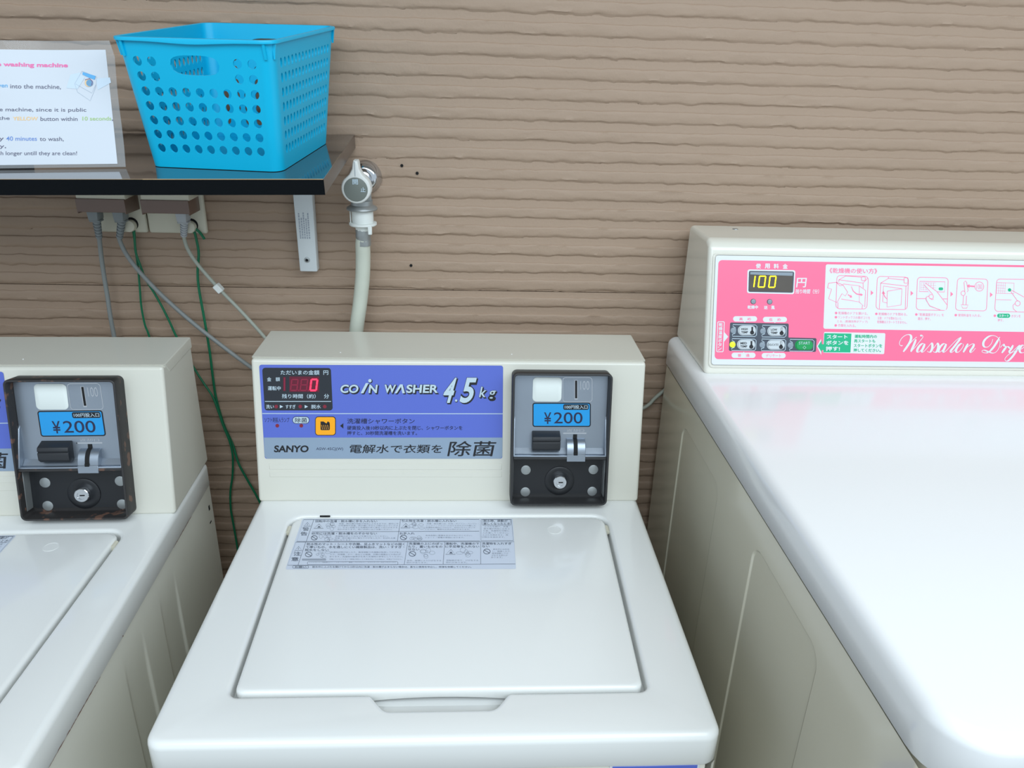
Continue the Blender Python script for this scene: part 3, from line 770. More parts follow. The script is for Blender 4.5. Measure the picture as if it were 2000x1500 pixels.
# ------------------------------------------------------------------ tumble dryer
def make_dryer():
    DL = (0.303, 0.330, 0)
    root = thing('tumble_dryer', 'large white and cream dryer with pink control panel at the right', 'tumble dryer', DL)
    XL, XR = 0.303, 0.993; ZD = 0.981; YF, YB_ = 0.328, 1.092
    # cabinet with two pressed rectangles on the left side
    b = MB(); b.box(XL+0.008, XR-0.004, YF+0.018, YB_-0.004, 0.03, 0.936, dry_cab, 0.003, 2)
    xs0 = XL+0.003
    rects = [((0.790, 0.963), (0.30, 0.890)), ((0.497, 0.664), (0.30, 0.896))]
    def fine(lo, hi, marks, step, near):
        out = {lo, hi}
        for i in range(int((hi-lo)/step)+1): out.add(round(lo+i*step, 5))
        for m_ in marks:
            for j in range(-8, 24): out.add(round(m_+near*j, 5)); out.add(round(m_-near*j, 5))
        return sorted(q for q in out if lo <= q <= hi)
    ys = fine(YF+0.018, YB_-0.004, [0.790, 0.963, 0.497, 0.664], 0.006, 0.0008); zs = fine(0.03, 0.9325, [0.890, 0.896], 0.02, 0.0008)
    def sd(y, z, r):
        (a, c), (lo, hi) = r; rad = 0.02
        cx, cz = (a+c)/2, (lo+hi)/2; qx, qz = abs(y-cx)-(c-a)/2+rad, abs(z-cz)-(hi-lo)/2+rad
        return min(max(qx, qz), 0)+math.hypot(max(qx, 0), max(qz, 0))-rad
    def bump_(y, z): return sum(0.0016*max(0, min(1, (-sd(y, z, r)+0.0002)/0.0022)) for r in rects)
    k = b.mi(dry_cab)
    G = [[b.bm.verts.new((xs0+bump_(y, z)+(0.004 if i in (0, len(ys)-1) else 0), y, z)) for i, y in enumerate(ys)] for z in zs]
    for r0, r1 in zip(G, G[1:]):
        for i in range(len(ys)-1):
            f = b.bm.faces.new((r0[i], r0[i+1], r1[i+1], r1[i])); f.smooth = True; f.material_index = k
    b.box(XL+0.03, XR-0.03, YF+0.05, YB_-0.04, 0.0, 0.03, lever_m)
    b.build('cabinet', root, DL)
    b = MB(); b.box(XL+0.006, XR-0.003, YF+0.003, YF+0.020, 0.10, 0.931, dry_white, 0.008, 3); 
    fpn = b.build('front_panel', root, DL)
    b = MB()
    b.box(XL+0.16, XR-0.16, YF-0.010, YF+0.005, 0.40, 0.80, dry_white, 0.008, 3)
    dr = b.build('door', root, DL)
    b = MB(); b.box(XR-0.20, XR-0.18, YF-0.022, YF-0.008, 0.56, 0.66, steel, 0.003, 2); b.build('door_handle', dr, DL)
    # deck with broad rolled edges
    b = MB(); R = 0.0115
    def dl(ins, z): return z3(rpoly([(XL+ins, YF+ins), (XR-ins, YF+ins), (XR-ins, YB_-ins), (XL+ins, YB_-ins)], [max(.006, .04-ins)]*2+[max(.004, .014-ins)]*2, 8), z)
    rings = [dl(0.010, 0.9365), dl(0.0012, 0.9365), dl(0, 0.938)]
    for i in range(11):
        an = math.pi/2*i/10; rings.append(dl(R*(1-math.cos(an)), ZD-R+R*math.sin(an)))
    V = b.loops(rings, dry_white); b.fill([V[-1]], dry_white); b.build('top_deck', root, DL, sharp=60)
    # console: leaning face with a moulded raised rim
    CX = 0.316; CR = 0.980
    b = MB(); b.prism([(0.932, 0.9795), (0.985, 1.146), (0.998, 1.153), (1.088, 1.153), (1.088, 0.9795)], CX, CR, dry_con, 'x', 0.0065, 4)
    ez = Vector((0, 0.053, 0.166)).normalized(); nn = Vector((0, -ez.z, ez.y)); O = Vector((0.303, 0.932, 0.982))
    T = Matrix((Vector((1, 0, 0)), ez, nn)).transposed().to_4x4(); T.translation = O
    lp = rpoly([(0.0185, 0.0085), (0.672, 0.0085), (0.672, 0.1625), (0.0185, 0.1625)], 0.006, 4)
    def L3(q, h): return [T @ Vector((p.x, p.y, h)) for p in q]
    V = b.loops([L3(lp, -0.001), L3(lp, 0.0008), L3(offset_loop(lp, -0.0012), 0.0014), L3(offset_loop(lp, -0.0026), 0.0006)], dry_con)
    con = b.build('console', root, DL, wn=True)
    b = MB(); b.lathe([(0.0042, 0), (0.0038, 0.0008), (0.0010, 0.0012)], zinc, (0.375, 1.060, 1.1528), (0, 0, 1), 16); b.build('screw', con, DL)
    D2 = [(0.15646, 0.16734), (0.45008, 0.17236), (0.46363, 0.01092), (0.1651, 0.00825)]
    a = Art(O+nn*0.0007, (1, 0, 0), ez, crop(1590, 490, 2000, 720), D2)
    dryer_panel(a, root, con, DL, T)
    return root

def dryer_panel(a, root, con, DL, T):
    b = MB(); a.on(b)
    def uvrect(u0, v0, u1, v1, m, l, r):
        lp = rpoly([(u0, v0), (u1, v0), (u1, v1), (u0, v1)], r, 5)
        b.face([a.o+a.ex*p.x+a.ey*p.y+a.n*(l*Art.STEP) for p in lp], m)
    uvrect(0.0222, 0.0124, 0.668, 0.1590, white_p, 0, 0.004)
    uvrect(0.0262, 0.0200, 0.664, 0.1530, pink_m, 1, 0.005)
    # left block (finer layout units)
    a.view(1380, 490, 6.523)
    for i, ch in enumerate('使用料金'): a.text(ch, 630+i*114, 162+i*1.5, 690+i*114, 222+i*1.5, white_p, 2, 0.04)
    a.text('円', 1142, 346, 1262, 464, white_p, 2, 0.016, 0.12)
    a.text('残り時間（分）', 1130, 488, 1428, 546, white_p, 2, 0.02, 0.12)
    a.text('乾燥中', 524, 696, 654, 738, white_p, 2, 0.04); a.text('送', 732, 700, 776, 742, white_p, 2, 0.04); a.text('風', 824, 700, 866, 744, white_p, 2, 0.04)
    for x, y, t1, t2 in ((338, 832, '高', 'め'), (718, 840, '低', 'め'), (318, 1296, '普', '通')):
        a.rect(x, y, x+306, y+68, white_p, 2, 34)
        a.text(t1, x+80, y+16, x+122, y+54, pinkl_m, 3, 0.02); a.text(t2, x+182, y+18, x+228, y+54, pinkl_m, 3, 0.02)
    a.poly([(476, 900), (500, 900), (488, 914)], white_p, 2); a.poly([(858, 906), (884, 906), (871, 920)], white_p, 2)
    a.poly([(462, 1297), (486, 1297), (474, 1284)], white_p, 2); a.poly([(840, 1301), (866, 1301), (853, 1288)], white_p, 2)
    a.rect(702, 1300, 1008, 1368, white_p, 2, 34); a.text('デリケート', 756, 1314, 950, 1356, pinkl_m, 3, 0.01)
    a.poly([tuple(q) for q in rpoly([(138, 898), (232, 898), (216, 1290), (122, 1290)], 16, 3)], white_p, 2)
    a.poly([tuple(q) for q in rpoly([(148, 908), (222, 908), (206, 1280), (132, 1280)], 10, 3)], pink_m, 3)
    for i, ch in enumerate('乾燥温度ボタン'): a.text(ch, 156-i*2.4, 918+i*51, 204-i*2.4, 962+i*51, white_p, 4, 0.03)
    a.poly([(226, 1035), (276, 1094), (222, 1158)], white_p, 2)
    # instruction block
    a.view(1590, 490, 4.878)
    a.poly([tuple(q) for q in rpoly([(112, 128), (3100, 172), (3110, 790), (88, 742)], 18, 4)], white_p, 2)
    a.poly([(100, 122), (3200, 170), (3200, 172), (100, 124)], pink_m, 2)
    a.text('《乾燥機の使い方》', 148, 162, 600, 212, pinkl_m, 3, 0.02, 0.0, 0.014)
    def ent(x, y, t, x1, h=28, dot=True, m=pinkl_m):
        if dot: a.disc(x, y+h/2, 12, m, 3)
        a.text(t, x+22, y, x1, y+h, m, 3, 0.0, 0, 0.02)
    ent(210, 578, '乾燥機のドアを開ける。', 512); ent(208, 618, 'リントボックスの綿ボコリを', 534); ent(200, 658, 'とる。(乾燥効率がアップ)', 510, dot=False); ent(206, 696, '衣類を入れる。', 398)
    ent(593, 586, '乾燥機のドアを閉める。', 888); ent(582, 626, '注意：ドアを閉めないと、', 840, dot=False); ent(580, 662, '乾燥機はスタートできません。', 886, dot=False)
    ent(974, 592, '『乾燥温度ボタン』を', 1236); ent(966, 632, '選び、押す。', 1110, dot=False)
    ent(1350, 598, '使用料金を入れる。', 1590); ent(1722, 604, '', 1722)
    a.rect(1744, 598, 1868, 638, green_m, 3, 20); a.text('スタート', 1760, 606, 1854, 630, white_p, 4, 0.03)
    a.text('ボタンを', 1878, 608, 1968, 636, pinkl_m, 3); a.text('押す。', 1750, 648, 1804, 674, pinkl_m, 3)
    for x, y in ((540, 400), (920, 404), (1300, 412), (1676, 418)): a.poly([(x, y-24), (x+26, y), (x, y+24)], pinkl_m, 3)
    P, W = pinkl_m, 5
    a.line([tuple(q) for q in rpoly([(1368, 260), (1656, 270), (1642, 572), (1346, 566)], 30, 4)], W, P, 3, True)
    a.ring(1574, 340, 42, W, P, 3, 44, 24); a.text('100', 1548, 318, 1600, 364, P, 3, -0.01)
    a.poly([(1454, 334), (1480, 316), (1480, 328), (1528, 332), (1528, 346), (1480, 342), (1480, 354)], P, 3)
    a.line([(1436, 388), (1428, 300), (1442, 286), (1454, 300), (1468, 380), (1458, 392)], W, P, 3)
    a.ring(1420, 404, 20, W, P, 3, 22); a.line([(1424, 428), (1418, 512)], W, P, 3); a.line([(1452, 428), (1448, 512)], W, P, 3)
    a.line([(1400, 512), (1468, 516), (1454, 546), (1416, 546)], W, P, 3, True)
    a.line([tuple(q) for q in rpoly([(1742, 268), (2040, 272), (2028, 584), (1720, 576)], 30, 4)], W, P, 3, True)
    a.line([(1742, 300), (1906, 308), (1902, 408), (1736, 404)], W-1, P, 3, True)
    for i in range(1, 5): a.line([(1742+i*20, 304), (1738+i*20, 404)], 2, P, 3)
    for i in range(1, 4): a.line([(1742, 302+i*26), (1824, 306+i*26)], 2, P, 3)
    a.disc(1862, 372, 16, green_m, 3); a.line([(1734, 464), (1880, 468)], W-1, P, 3)
    a.line([(2000, 440), (1884, 376), (1872, 384), (1940, 480)], W, P, 3); a.ring(1940, 500, 24, W, P, 3); a.line([(1915, 500), (1894, 520), (1898, 552), (1930, 580)], W, P, 3)
    # first three pictures (own layout units)
    a.view(1600, 510, 7.407); W = 8
    a.line([tuple(q) for q in rpoly([(258, 206), (712, 220), (690, 692), (240, 688)], 50, 4)], W, P, 3, True)
    for q in ([(285, 270), (385, 215), (612, 232)], [(285, 270), (635, 318), (700, 250)], [(285, 270), (285, 300)], [(635, 318), (638, 390)],
              [(345, 330), (580, 358), (580, 590), (320, 548)], [(580, 358), (672, 425), (660, 662), (580, 595)], [(272, 600), (270, 680)], [(625, 640), (620, 688)],
              [(135, 320), (245, 305), (345, 345), (412, 450), (378, 505), (330, 470), (258, 600), (135, 545), (180, 405), (122, 388)], [(135, 320), (122, 388)], [(245, 305), (300, 358), (345, 345)]):
        a.line(q, W, P, 3)
    a.frame(612, 228, 668, 282, W, P, 3, 14); a.line([(465, 365), (490, 430), (540, 475), (600, 485)], [6, 12, 16, 18], P, 3); a.poly([(635, 487), (598, 465), (600, 508)], P, 3)
    a.poly([(478, 525), (440, 530), (446, 514), (412, 490), (420, 478), (450, 500), (460, 486)], P, 3)
    a.line([tuple(q) for q in rpoly([(842, 220), (1292, 232), (1272, 702), (820, 696)], 50, 4)], W, P, 3, True)
    for q in ([(890, 318), (1002, 250), (1225, 272)], [(890, 318), (1265, 362), (1292, 320)], [(890, 318), (870, 690)], [(1255, 365), (1245, 695)],
              [(985, 435), (1198, 400), (1185, 635), (980, 665), (985, 435)], [(1198, 400), (930, 360), (918, 590), (980, 605)], [(1002, 250), (1000, 232)]):
        a.line(q, W, P, 3)
    a.frame(1228, 240, 1284, 318, W, P, 3, 8); a.line([(980, 550), (945, 510), (932, 470)], [8, 14, 12], P, 3); a.poly([(928, 430), (904, 470), (956, 474)], P, 3)
    a.line([tuple(q) for q in rpoly([(1422, 232), (1868, 242), (1850, 714), (1402, 706)], 50, 4)], W, P, 3, True)
    a.line([(1455, 292), (1820, 300), (1812, 446), (1450, 440)], W, P, 3, True)
    for i in range(6): a.line([(1475+i*36, 312), (1472+i*36, 420)], 3, P, 3)
    for i in range(4): a.line([(1475, 312+i*34), (1690, 318+i*34)], 3, P, 3)
    a.rect(1728, 380, 1792, 422, green_m, 3, 18)
    a.poly([(1520, 345), (1540, 322), (1700, 440), (1850, 630), (1830, 712), (1740, 705), (1580, 630), (1545, 520), (1600, 480)], white_p, 3.5)
    for q in ([(1640, 480), (1520, 345), (1540, 322), (1700, 440), (1850, 635)], [(1590, 505), (1550, 520), (1545, 560), (1600, 650), (1750, 705)], [(1408, 542), (1545, 542)], [(1790, 546), (1850, 546)]):
        a.line(q, W, P, 4)
    a.ring(1620, 515, 32, W, P, 4); a.line([(1600, 535), (1630, 558), (1655, 548)], W, P, 4)
    # start-button call-out and the name in script
    a.view(1590, 490, 4.878)
    a.poly([tuple(q) for q in rpoly([(94, 772), (680, 784), (668, 984), (84, 970)], 12, 3)], white_p, 2)
    a.poly([(98, 784), (356, 788), (346, 968), (88, 966)], green_m, 3)
    a.poly([(26, 908), (66, 838), (68, 992)], white_p, 2.5); a.poly([(36, 908), (72, 852), (74, 888), (94, 890), (92, 946), (74, 944), (72, 966)], green_m, 3.5)
    a.text('スタート', 122, 800, 316, 836, white_p, 4, 0.04); a.text('ボタンを', 116, 856, 326, 894, white_p, 4, 0.04); a.text('押す!', 112, 912, 244, 952, white_p, 4, 0.04)
    for i, (t, x0, x1) in enumerate((('運転時間内の', 386, 598), ('再スタートも', 382, 582), ('スタートボタンを', 378, 648), ('押してください。', 376, 634))): a.text(t, x0, 798+i*44, x1, 830+i*44, green_m, 3, 0.03, 0, 0.01)
    a.view(1740, 640, 7.692)
    a.pen([[(175, 268), (150, 272), (128, 248), (134, 205), (175, 145), (240, 106), (290, 112), (304, 150), (285, 215), (238, 290), (185, 362)], [(185, 362), (260, 270), (335, 185), (388, 140)], [(376, 175), (350, 245), (322, 310), (298, 362)],
           [(298, 362), (370, 285), (440, 195), (478, 145), (472, 116), (455, 116), (452, 132)],
           [(500, 245), (470, 240), (425, 278), (395, 335), (402, 365), (430, 358), (470, 310), (508, 242)], [(508, 242), (488, 295), (464, 345), (472, 366), (500, 352), (560, 285), (612, 225)],
           [(612, 225), (622, 262), (616, 320), (592, 362), (562, 366), (545, 350)], [(592, 362), (645, 300), (698, 228)], [(698, 228), (710, 262), (704, 320), (680, 364), (650, 368), (632, 352)],
           [(680, 364), (730, 310)], [(820, 246), (790, 242), (745, 280), (716, 335), (722, 364), (750, 358), (792, 310), (830, 244)], [(830, 244), (808, 298), (786, 345), (792, 368), (822, 352), (900, 270), (990, 180), (1055, 140)],
           [(1052, 148), (1010, 205), (945, 290), (900, 345), (905, 370), (935, 356), (985, 300)], [(1085, 246), (1050, 240), (1005, 280), (976, 335), (985, 368), (1020, 362), (1062, 315), (1086, 268), (1082, 246), (1066, 238)],
           [(1156, 240), (1122, 305), (1084, 370)], [(1084, 370), (1150, 288), (1215, 246), (1250, 244)], [(1250, 244), (1232, 290), (1194, 345), (1198, 370), (1225, 358), (1268, 308)],
           [(1618, 168), (1580, 232), (1530, 305), (1470, 370)], [(1635, 140), (1612, 170)],
           [(1470, 370), (1425, 380), (1375, 370), (1368, 348), (1400, 338), (1455, 358), (1530, 382), (1590, 352), (1632, 270), (1632, 190), (1590, 138), (1530, 118), (1465, 134), (1404, 188), (1384, 245), (1404, 288), (1455, 288), (1505, 238), (1528, 172)],
           [(1640, 300), (1672, 262), (1692, 250), (1700, 272), (1735, 282)], [(1735, 282), (1700, 330), (1664, 380)], [(1664, 380), (1715, 320), (1752, 284), (1790, 310), (1832, 262)],
           [(1832, 262), (1810, 310), (1780, 355), (1790, 376), (1820, 360), (1925, 262)], [(1942, 262), (1890, 335), (1830, 425), (1765, 492), (1722, 498), (1712, 462), (1770, 400), (1860, 352), (1940, 318)],
           [(1940, 330), (1985, 302), (1998, 272), (1972, 264), (1936, 310), (1934, 356), (1962, 378), (2020, 358), (2062, 290)], [(2062, 290), (2090, 250), (2098, 272), (2132, 282)], [(2132, 282), (2096, 330), (2062, 380)], [(2062, 380), (2112, 320), (2150, 284), (2172, 282)]], 9, 36, white_p, 3)
    pn = b.build('control_panel', root, DL, recalc=False, sharp=None)
    # read-out window
    a.view(1380, 490, 6.523)
    b = MB(); a.on(b)
    a.poly([tuple(q) for q in rpoly([(522, 236), (1132, 246), (1116, 552), (514, 538)], 26, 4)], white_p, 2)
    a.poly([tuple(q) for q in rpoly([(540, 254), (1116, 264), (1102, 534), (532, 522)], 20, 4)], dgrey_m, 3)
    a.poly([tuple(q) for q in rpoly([(554, 264), (1100, 272), (1088, 522), (546, 512)], 14, 4)], lcd_m, 4)
    a.poly([(556, 268), (1098, 276), (1094, 318), (555, 300)], lamp_m, 5)
    seven(a, '1', 560, 318, 600, 462, 15, yellow_on, 6, 0.13); seven(a, '0', 656, 322, 734, 462, 15, yellow_on, 6, 0.13); seven(a, '0', 790, 324, 866, 464, 15, yellow_on, 6, 0.13)
    b.build('digital_display', pn, DL, recalc=False, sharp=None)
    for x, y in ((595, 645), (804, 648)):
        b = MB(); a.on(b); a.disc(x, y, 35, black_p, 2); p = a.uv(x, y)
        b.lathe([(0.0034, 0), (0.0030, 0.0010), (0.0002, 0.0014)], lamp_m, a.o+a.ex*p[0]+a.ey*p[1]+a.n*0.0003, a.n, 16)
        b.build('indicator_lamp', pn, DL)
    b = MB(); a.on(b)
    a.poly([tuple(q) for q in rpoly([(300, 912), (1048, 926), (1044, 1104), (1402, 1112), (1394, 1288), (284, 1274)], [18, 18, 4, 18, 18, 18], 4)], dgrey_m, 2)
    kp = b.build('keypad', pn, DL, recalc=False, sharp=None)
    for x, y, t1, t2, kind in ((512, 1012, 'HIGH', 'TEMP', 'hi'), (888, 1020, 'LOW', 'TEMP', 'lo'), (502, 1192, 'MED', 'TEMP', 'hi'), (880, 1196, 'DELICATES', None, 'lo'), (1240, 1200, 'START', None, 'st')):
        b = MB(); a.on(b); fm = gbtn_m if kind == 'st' else btn_m
        a.line([(x-176, y-74), (x+110, y-68), (x+130, y-50), (x+124, y+62), (x+104, y+80), (x-182, y+76), (x-184, y+52), (x-150, y+38), (x-138, y), (x-148, y-36), (x-176, y-50)], 7, pale_p, 3, True)
        a.rect(x-114, y-62, x+116, y+64, fm, 4, 60)
        p0, p1 = a.uv(x-104, y+54), a.uv(x+106, y-52)
        lp = rpoly([(p0[0], p0[1]), (p1[0], p0[1]), (p1[0], p1[1]), (p0[0], p1[1])], (p1[1]-p0[1])*0.42, 5)
        Lq = lambda q, h: [T @ Vector((u.x, u.y, h)) for u in q]
        V = b.loops([Lq(lp, 0.0009), Lq(lp, 0.0020), Lq(offset_loop(lp, -0.0006), 0.0026)], fm); b.fill([V[-1]], fm)
        a2 = Art(a.o+a.n*0.0019, a.ex, a.ey, crop(0, 0, 1, 1), [(0, 0), (1, 0), (1, 1), (0, 1)], b); a2.H = a.H; a2.view(1380, 490, 6.523)
        if kind == 'st':
            a2.text('START', x-70, y-44, x+72, y-8, pale_p, 1, 0.0); a2.line([(x, y+10), (x+20, y+30), (x, y+50), (x-20, y+30)], 5, pale_p, 1, True)
        else:
            if t2: a2.text(t1, x-76, y-30, x+6, y-2, black_p, 1, 0.03); a2.text(t2, x-78, y+10, x+10, y+38, black_p, 1, 0.03)
            else: a2.text(t1, x-104, y-14, x+30, y+12, black_p, 1, 0.0)
            a2.line([(x+64, y-44), (x+64, y+20)], 22, black_p, 1); a2.disc(x+62, y+28, 26, black_p, 1)
            if kind == 'lo': a2.line([(x+64, y-40), (x+64, y-4)], 14, btn_m, 2)
        b.build('start_button' if kind == 'st' else 'temperature_button', pn, DL)
        b = MB(); p = a.uv(x-172, y+2); lm = ylamp_m if t1 == 'MED' else lamp_m
        b.lathe([(0.0042, 0), (0.0038, 0.0008), (0.0002, 0.0013)], lm, a.o+a.ex*p[0]+a.ey*p[1]+a.n*0.0004, a.n, 18)
        o = b.build('indicator_lamp', pn, DL)
        if t1 == 'MED': o['label'] = 'lit yellow-green indicator lamp'
make_dryer()

# ------------------------------------------------------------------ shelf and what stands on it
SA = Vector((-0.1652, 1.1062, 1.2646)); SN = Vector((-0.01772, -0.10230, 0.99460)).normalized()
def sp(x, y, h=0.0):
    """point on (or h above) the sagging shelf top"""
    z = SA.z-(SN.x*(x-SA.x)+SN.y*(y-SA.y))/SN.z; return Vector((x, y, z))+SN*h
def make_shelf():
    b = MB(); TH_ = 0.0175; e = 0.0006
    top = [(-1.05, 1.1062), (-0.1652, 1.1062), (-0.1652, 0.8626), (-1.05, 0.849)]
    t = bmesh.new(); A = [t.verts.new(sp(x, y)) for x, y in top]; B = [t.verts.new(sp(x, y, -TH_)) for x, y in top]
    F = [t.faces.new(A[::-1]), t.faces.new(B)]
    for i in range(4): F.append(t.faces.new((A[i], A[(i+1) % 4], B[(i+1) % 4], B[i])))
    bmesh.ops.recalc_face_normals(t, faces=t.faces[:])
    for f, m in zip(F, (shelf_m, shelf_m, shelf_s, shelf_s, shelf_f, shelf_s)): b.face([v.co.copy() for v in f.verts], m)
    t.free()
    # worn corner lines where chipboard shows
    def strip(p, q, w):
        p, q = Vector(p), Vector(q)
        b.tube([p, q], w, chip_m, 6, 1)
    strip(sp(-0.36, 0.8596, -0.0002), sp(-0.1656, 0.8629, -0.0002), 0.0005)
    strip(sp(-1.05, 0.8494, -0.0002), sp(-0.36, 0.8596, -0.0002), 0.00025)
    strip(sp(-0.1656, 0.8629, -0.0002), sp(-0.1656, 0.99, -0.0002), 0.00025)
    o = b.build('shelf', recalc=False); o['label'] = 'sagging dark brown wall shelf with black front edge, left of the tap'; o['category'] = 'shelf'
make_shelf()
def make_bracket():
    root = thing('shelf_bracket', 'white metal bracket under the right end of the dark shelf', 'bracket', (-0.24, 1.1065, 1.075)); L_ = root.location
    b = MB()
    def tp(p):  # narrows a little downward
        k = 0.90+0.10*(p.z-1.07)/0.17; return Vector((-0.2395+(p.x+0.2395)*k, p.y, p.z))
    b.box(-0.2535, -0.2255, 1.0890, 1.1066, 1.0730, 1.2430, brk_m, 0.0018, 2, fn=tp)
    b.box(-0.2535, -0.2255, 0.940, 1.1060, 1.2405, 1.2435, brk_m, 0.0008, 1, fn=lambda p: Vector((p.x, p.y, p.z-(1.106-p.y)*0.1035)))
    arm = b.build('arm', root, L_)
    # tiny maker's print
    a = Art(Vector((-0.2395, 1.0889, 1.14)), (1, 0, 0), (0, 0, 1), [(0, 0), (100, 0), (100, 100), (0, 100)], [(-0.01, -0.02), (0.01, -0.02), (0.01, 0.02), (-0.01, 0.02)])
    b = MB(); a.on(b); rg = random.Random(4)
    for i in range(5):
        x = 8+i*16; y = 4
        while y < 92-(i % 2)*18:
            w = rg.uniform(4, 9); a.rect(x, y, x+9, y+w, faint_m, 1); y += w+rg.uniform(1.5, 3)
    b.build('fine_print', arm, L_, recalc=False, sharp=None)
    for z in (1.0905, 1.2215):
        b = MB(); b.lathe([(0.0042, 0), (0.0040, 0.0010), (0.0022, 0.0016), (0.0012, 0.0008)], zinc, (-0.2405, 1.0892, z), (0, -1, 0), 18)
        b.lathe([(0.0022, 0.0012), (0.0020, 0.0018), (0.0001, 0.0018)], dark_m, (-0.2405, 1.0892, z), (0, -1, 0), 12); b.build('screw', root, L_)
make_bracket()

def make_basket():
    O = sp(-0.2198, 0.8915, 0.0006)
    e1 = Vector((0.98801, -0.15437, 0.00173)).normalized(); e1 = (e1-SN*e1.dot(SN)).normalized(); e2 = SN.cross(e1)
    root = thing('plastic_basket', 'square turquoise plastic basket with round holes on the shelf', 'basket', O)
    Hh = 0.1373
    BX0, BX1, BY0, BY1 = -0.1535, 0.002, 0.0, 0.167
    TX0, TX1, TY0, TY1 = -0.1580, 0.0150, -0.0124, 0.1961
    def corner(t):
        return (BX0+(TX0-BX0)*t, BX1+(TX1-BX1)*t, BY0+(TY0-BY0)*t, BY1+(TY1-BY1)*t)
    def W(x, y, h): return e1*x+e2*y+SN*h     # local to the root
    rr_ = 0.0125
    def wallpt(side, s, t):
        """s 0..1 along the straight stretch of one wall (seen from outside, left to right), t height"""
        x0, x1, y0, y1 = corner(t); r = rr_
        if side == 0: p = (x0+r+(x1-x0-2*r)*s, y0)
        elif side == 1: p = (x1, y0+r+(y1-y0-2*r)*s)
        elif side == 2: p = (x1-r-(x1-x0-2*r)*s, y1)
        else: p = (x0, y1-r-(y1-y0-2*r)*s)
        return p
    b = MB(); bm = b.bm; k = b.mi(basket_m)
    def V(side, s, t):
        # the wall curves into the floor below t = 0.06
        x, y = wallpt(side, s, t); return bm.verts.new(W(x, y, t*Hh))
    # cell borders of the seven hole rows
    rows_t = [0.104+i*0.1117 for i in range(8)]
    for side in range(4):
        n = 9 if side % 2 == 0 else 15
        s0, s1 = (0.0, 0.985) if side == 0 else ((0.015, 1.0) if side == 2 else (0.03, 0.97))
        cs = [s0+(s1-s0)*i/n for i in range(n+1)]
        def cell(c0, c1, t0, t1, hole):
            bd = []
            nx_, ny_ = (2, 2) if hole != 'slot' else (10, 4)
            mm = lambda a_, b_, f_: a_+(b_-a_)*f_
            for i in range(nx_): bd.append((mm(c0, c1, i/nx_), t0))
            for i in range(ny_): bd.append((c1, mm(t0, t1, i/ny_)))
            for i in range(nx_): bd.append((mm(c1, c0, i/nx_), t1))
            for i in range(ny_): bd.append((c0, mm(t1, t0, i/ny_)))
            B = [V(side, *q) for q in bd]
            if hole is None:
                f = bm.faces.new(B); f.smooth = False; f.material_index = k; return
            cx, ct = (c0+c1)/2, (t0+t1)/2; N = len(B); H = []
            if hole == 'round': hw, hh = (c1-c0)*0.305, (t1-t0)*0.325
            elif hole == 'oval': hw, hh = (c1-c0)*0.285, (t1-t0)*0.335
            M_ = 16 if hole != 'slot' else N
            for i in range(M_):
                if hole == 'slot':
                    # stadium hole, a little above the middle
                    ct2 = t0+(t1-t0)*0.655; hh2 = (t1-t0)*0.325; hw2 = (c1-c0)*0.345; an = math.atan2(bd[i][1]-(t0+t1)/2, (bd[i][0]-cx)*(t1-t0)/(c1-c0))
                    ca, sa = math.cos(an), math.sin(an)
                    H.append((cx+hw2*abs(ca)**0.62*(1 if ca > 0 else -1), ct2+hh2*abs(sa)**0.75*(1 if sa > 0 else -1)))
                else:
                    an = -3*math.pi/4+2*math.pi*i/M_; H.append((cx+hw*math.cos(an), ct+hh*math.sin(an)))
            HV = [V(side, *q) for q in H]
            if hole == 'slot':
                for i in range(N):
                    f = bm.faces.new((B[i], B[(i+1) % N], HV[(i+1) % N], HV[i])); f.smooth = False; f.material_index = k
            else:
                for i in range(N):
                    j = (i+1) % N; f = bm.faces.new((B[i], B[j], HV[(2*i+2) % 16], HV[2*i+1], HV[2*i])); f.smooth = False; f.material_index = k
        # plain margins
        for t0, t1 in ((0.0, 0.05), (0.05, rows_t[0])):
            for c in range(n): cell(cs[c], cs[c+1], t0, t1, None)
            cell(0, s0, t0, t1, None); cell(s1, 1, t0, t1, None)
        for c in range(n): cell(cs[c], cs[c+1], rows_t[-1], 1.0, None)
        cell(0, s0, rows_t[-1], 1.0, None); cell(s1, 1, rows_t[-1], 1.0, None)
        for r in range(7):
            t0, t1 = rows_t[r], rows_t[r+1]
            cell(0, s0, t0, t1, None); cell(s1, 1, t0, t1, None)
            for c in range(n):
                if side % 2 == 0 and r >= 5 and 2 <= c <= 6: continue
                cell(cs[c], cs[c+1], t0, t1, 'round' if side % 2 == 0 else 'oval')
        if side % 2 == 0: cell(cs[2], cs[7], rows_t[5], rows_t[7], 'slot')
    # rounded upright corners
    tl0 = [0.0, 0.05]+rows_t+[1.0]; tl = [0.0]+[q for a_, b_ in zip(tl0, tl0[1:]) for q in ((a_+b_)/2, b_)]
    for q in range(4):
        G = []
        for t in tl:
            x0, x1, y0, y1 = corner(t); r = rr_; cx, cy = [(x1-r, y0+r), (x1-r, y1-r), (x0+r, y1-r), (x0+r, y0+r)][q]
            G.append([bm.verts.new(W(cx+r*math.cos(an), cy+r*math.sin(an), t*Hh)) for an in [math.radians(-90+90*q+90*i/6) for i in range(7)]])
        for g0, g1 in zip(G, G[1:]):
            for i in range(6):
                f = bm.faces.new((g0[i], g0[i+1], g1[i+1], g1[i])); f.smooth = True; f.material_index = k
    # floor with a small inset step
    def ring(ins, h, t=0.0):
        x0, x1, y0, y1 = corner(t); lp = rpoly([(x0+ins, y0+ins), (x1-ins, y0+ins), (x1-ins, y1-ins), (x0+ins, y1-ins)], max(rr_-ins, 0.002), 6); return [W(p.x, p.y, h) for p in lp]
    Vf = b.loops([ring(0, 0), ring(0.002, -0.0), ring(0.006, 0.0)], basket_m); b.fill([Vf[-1]], basket_m)
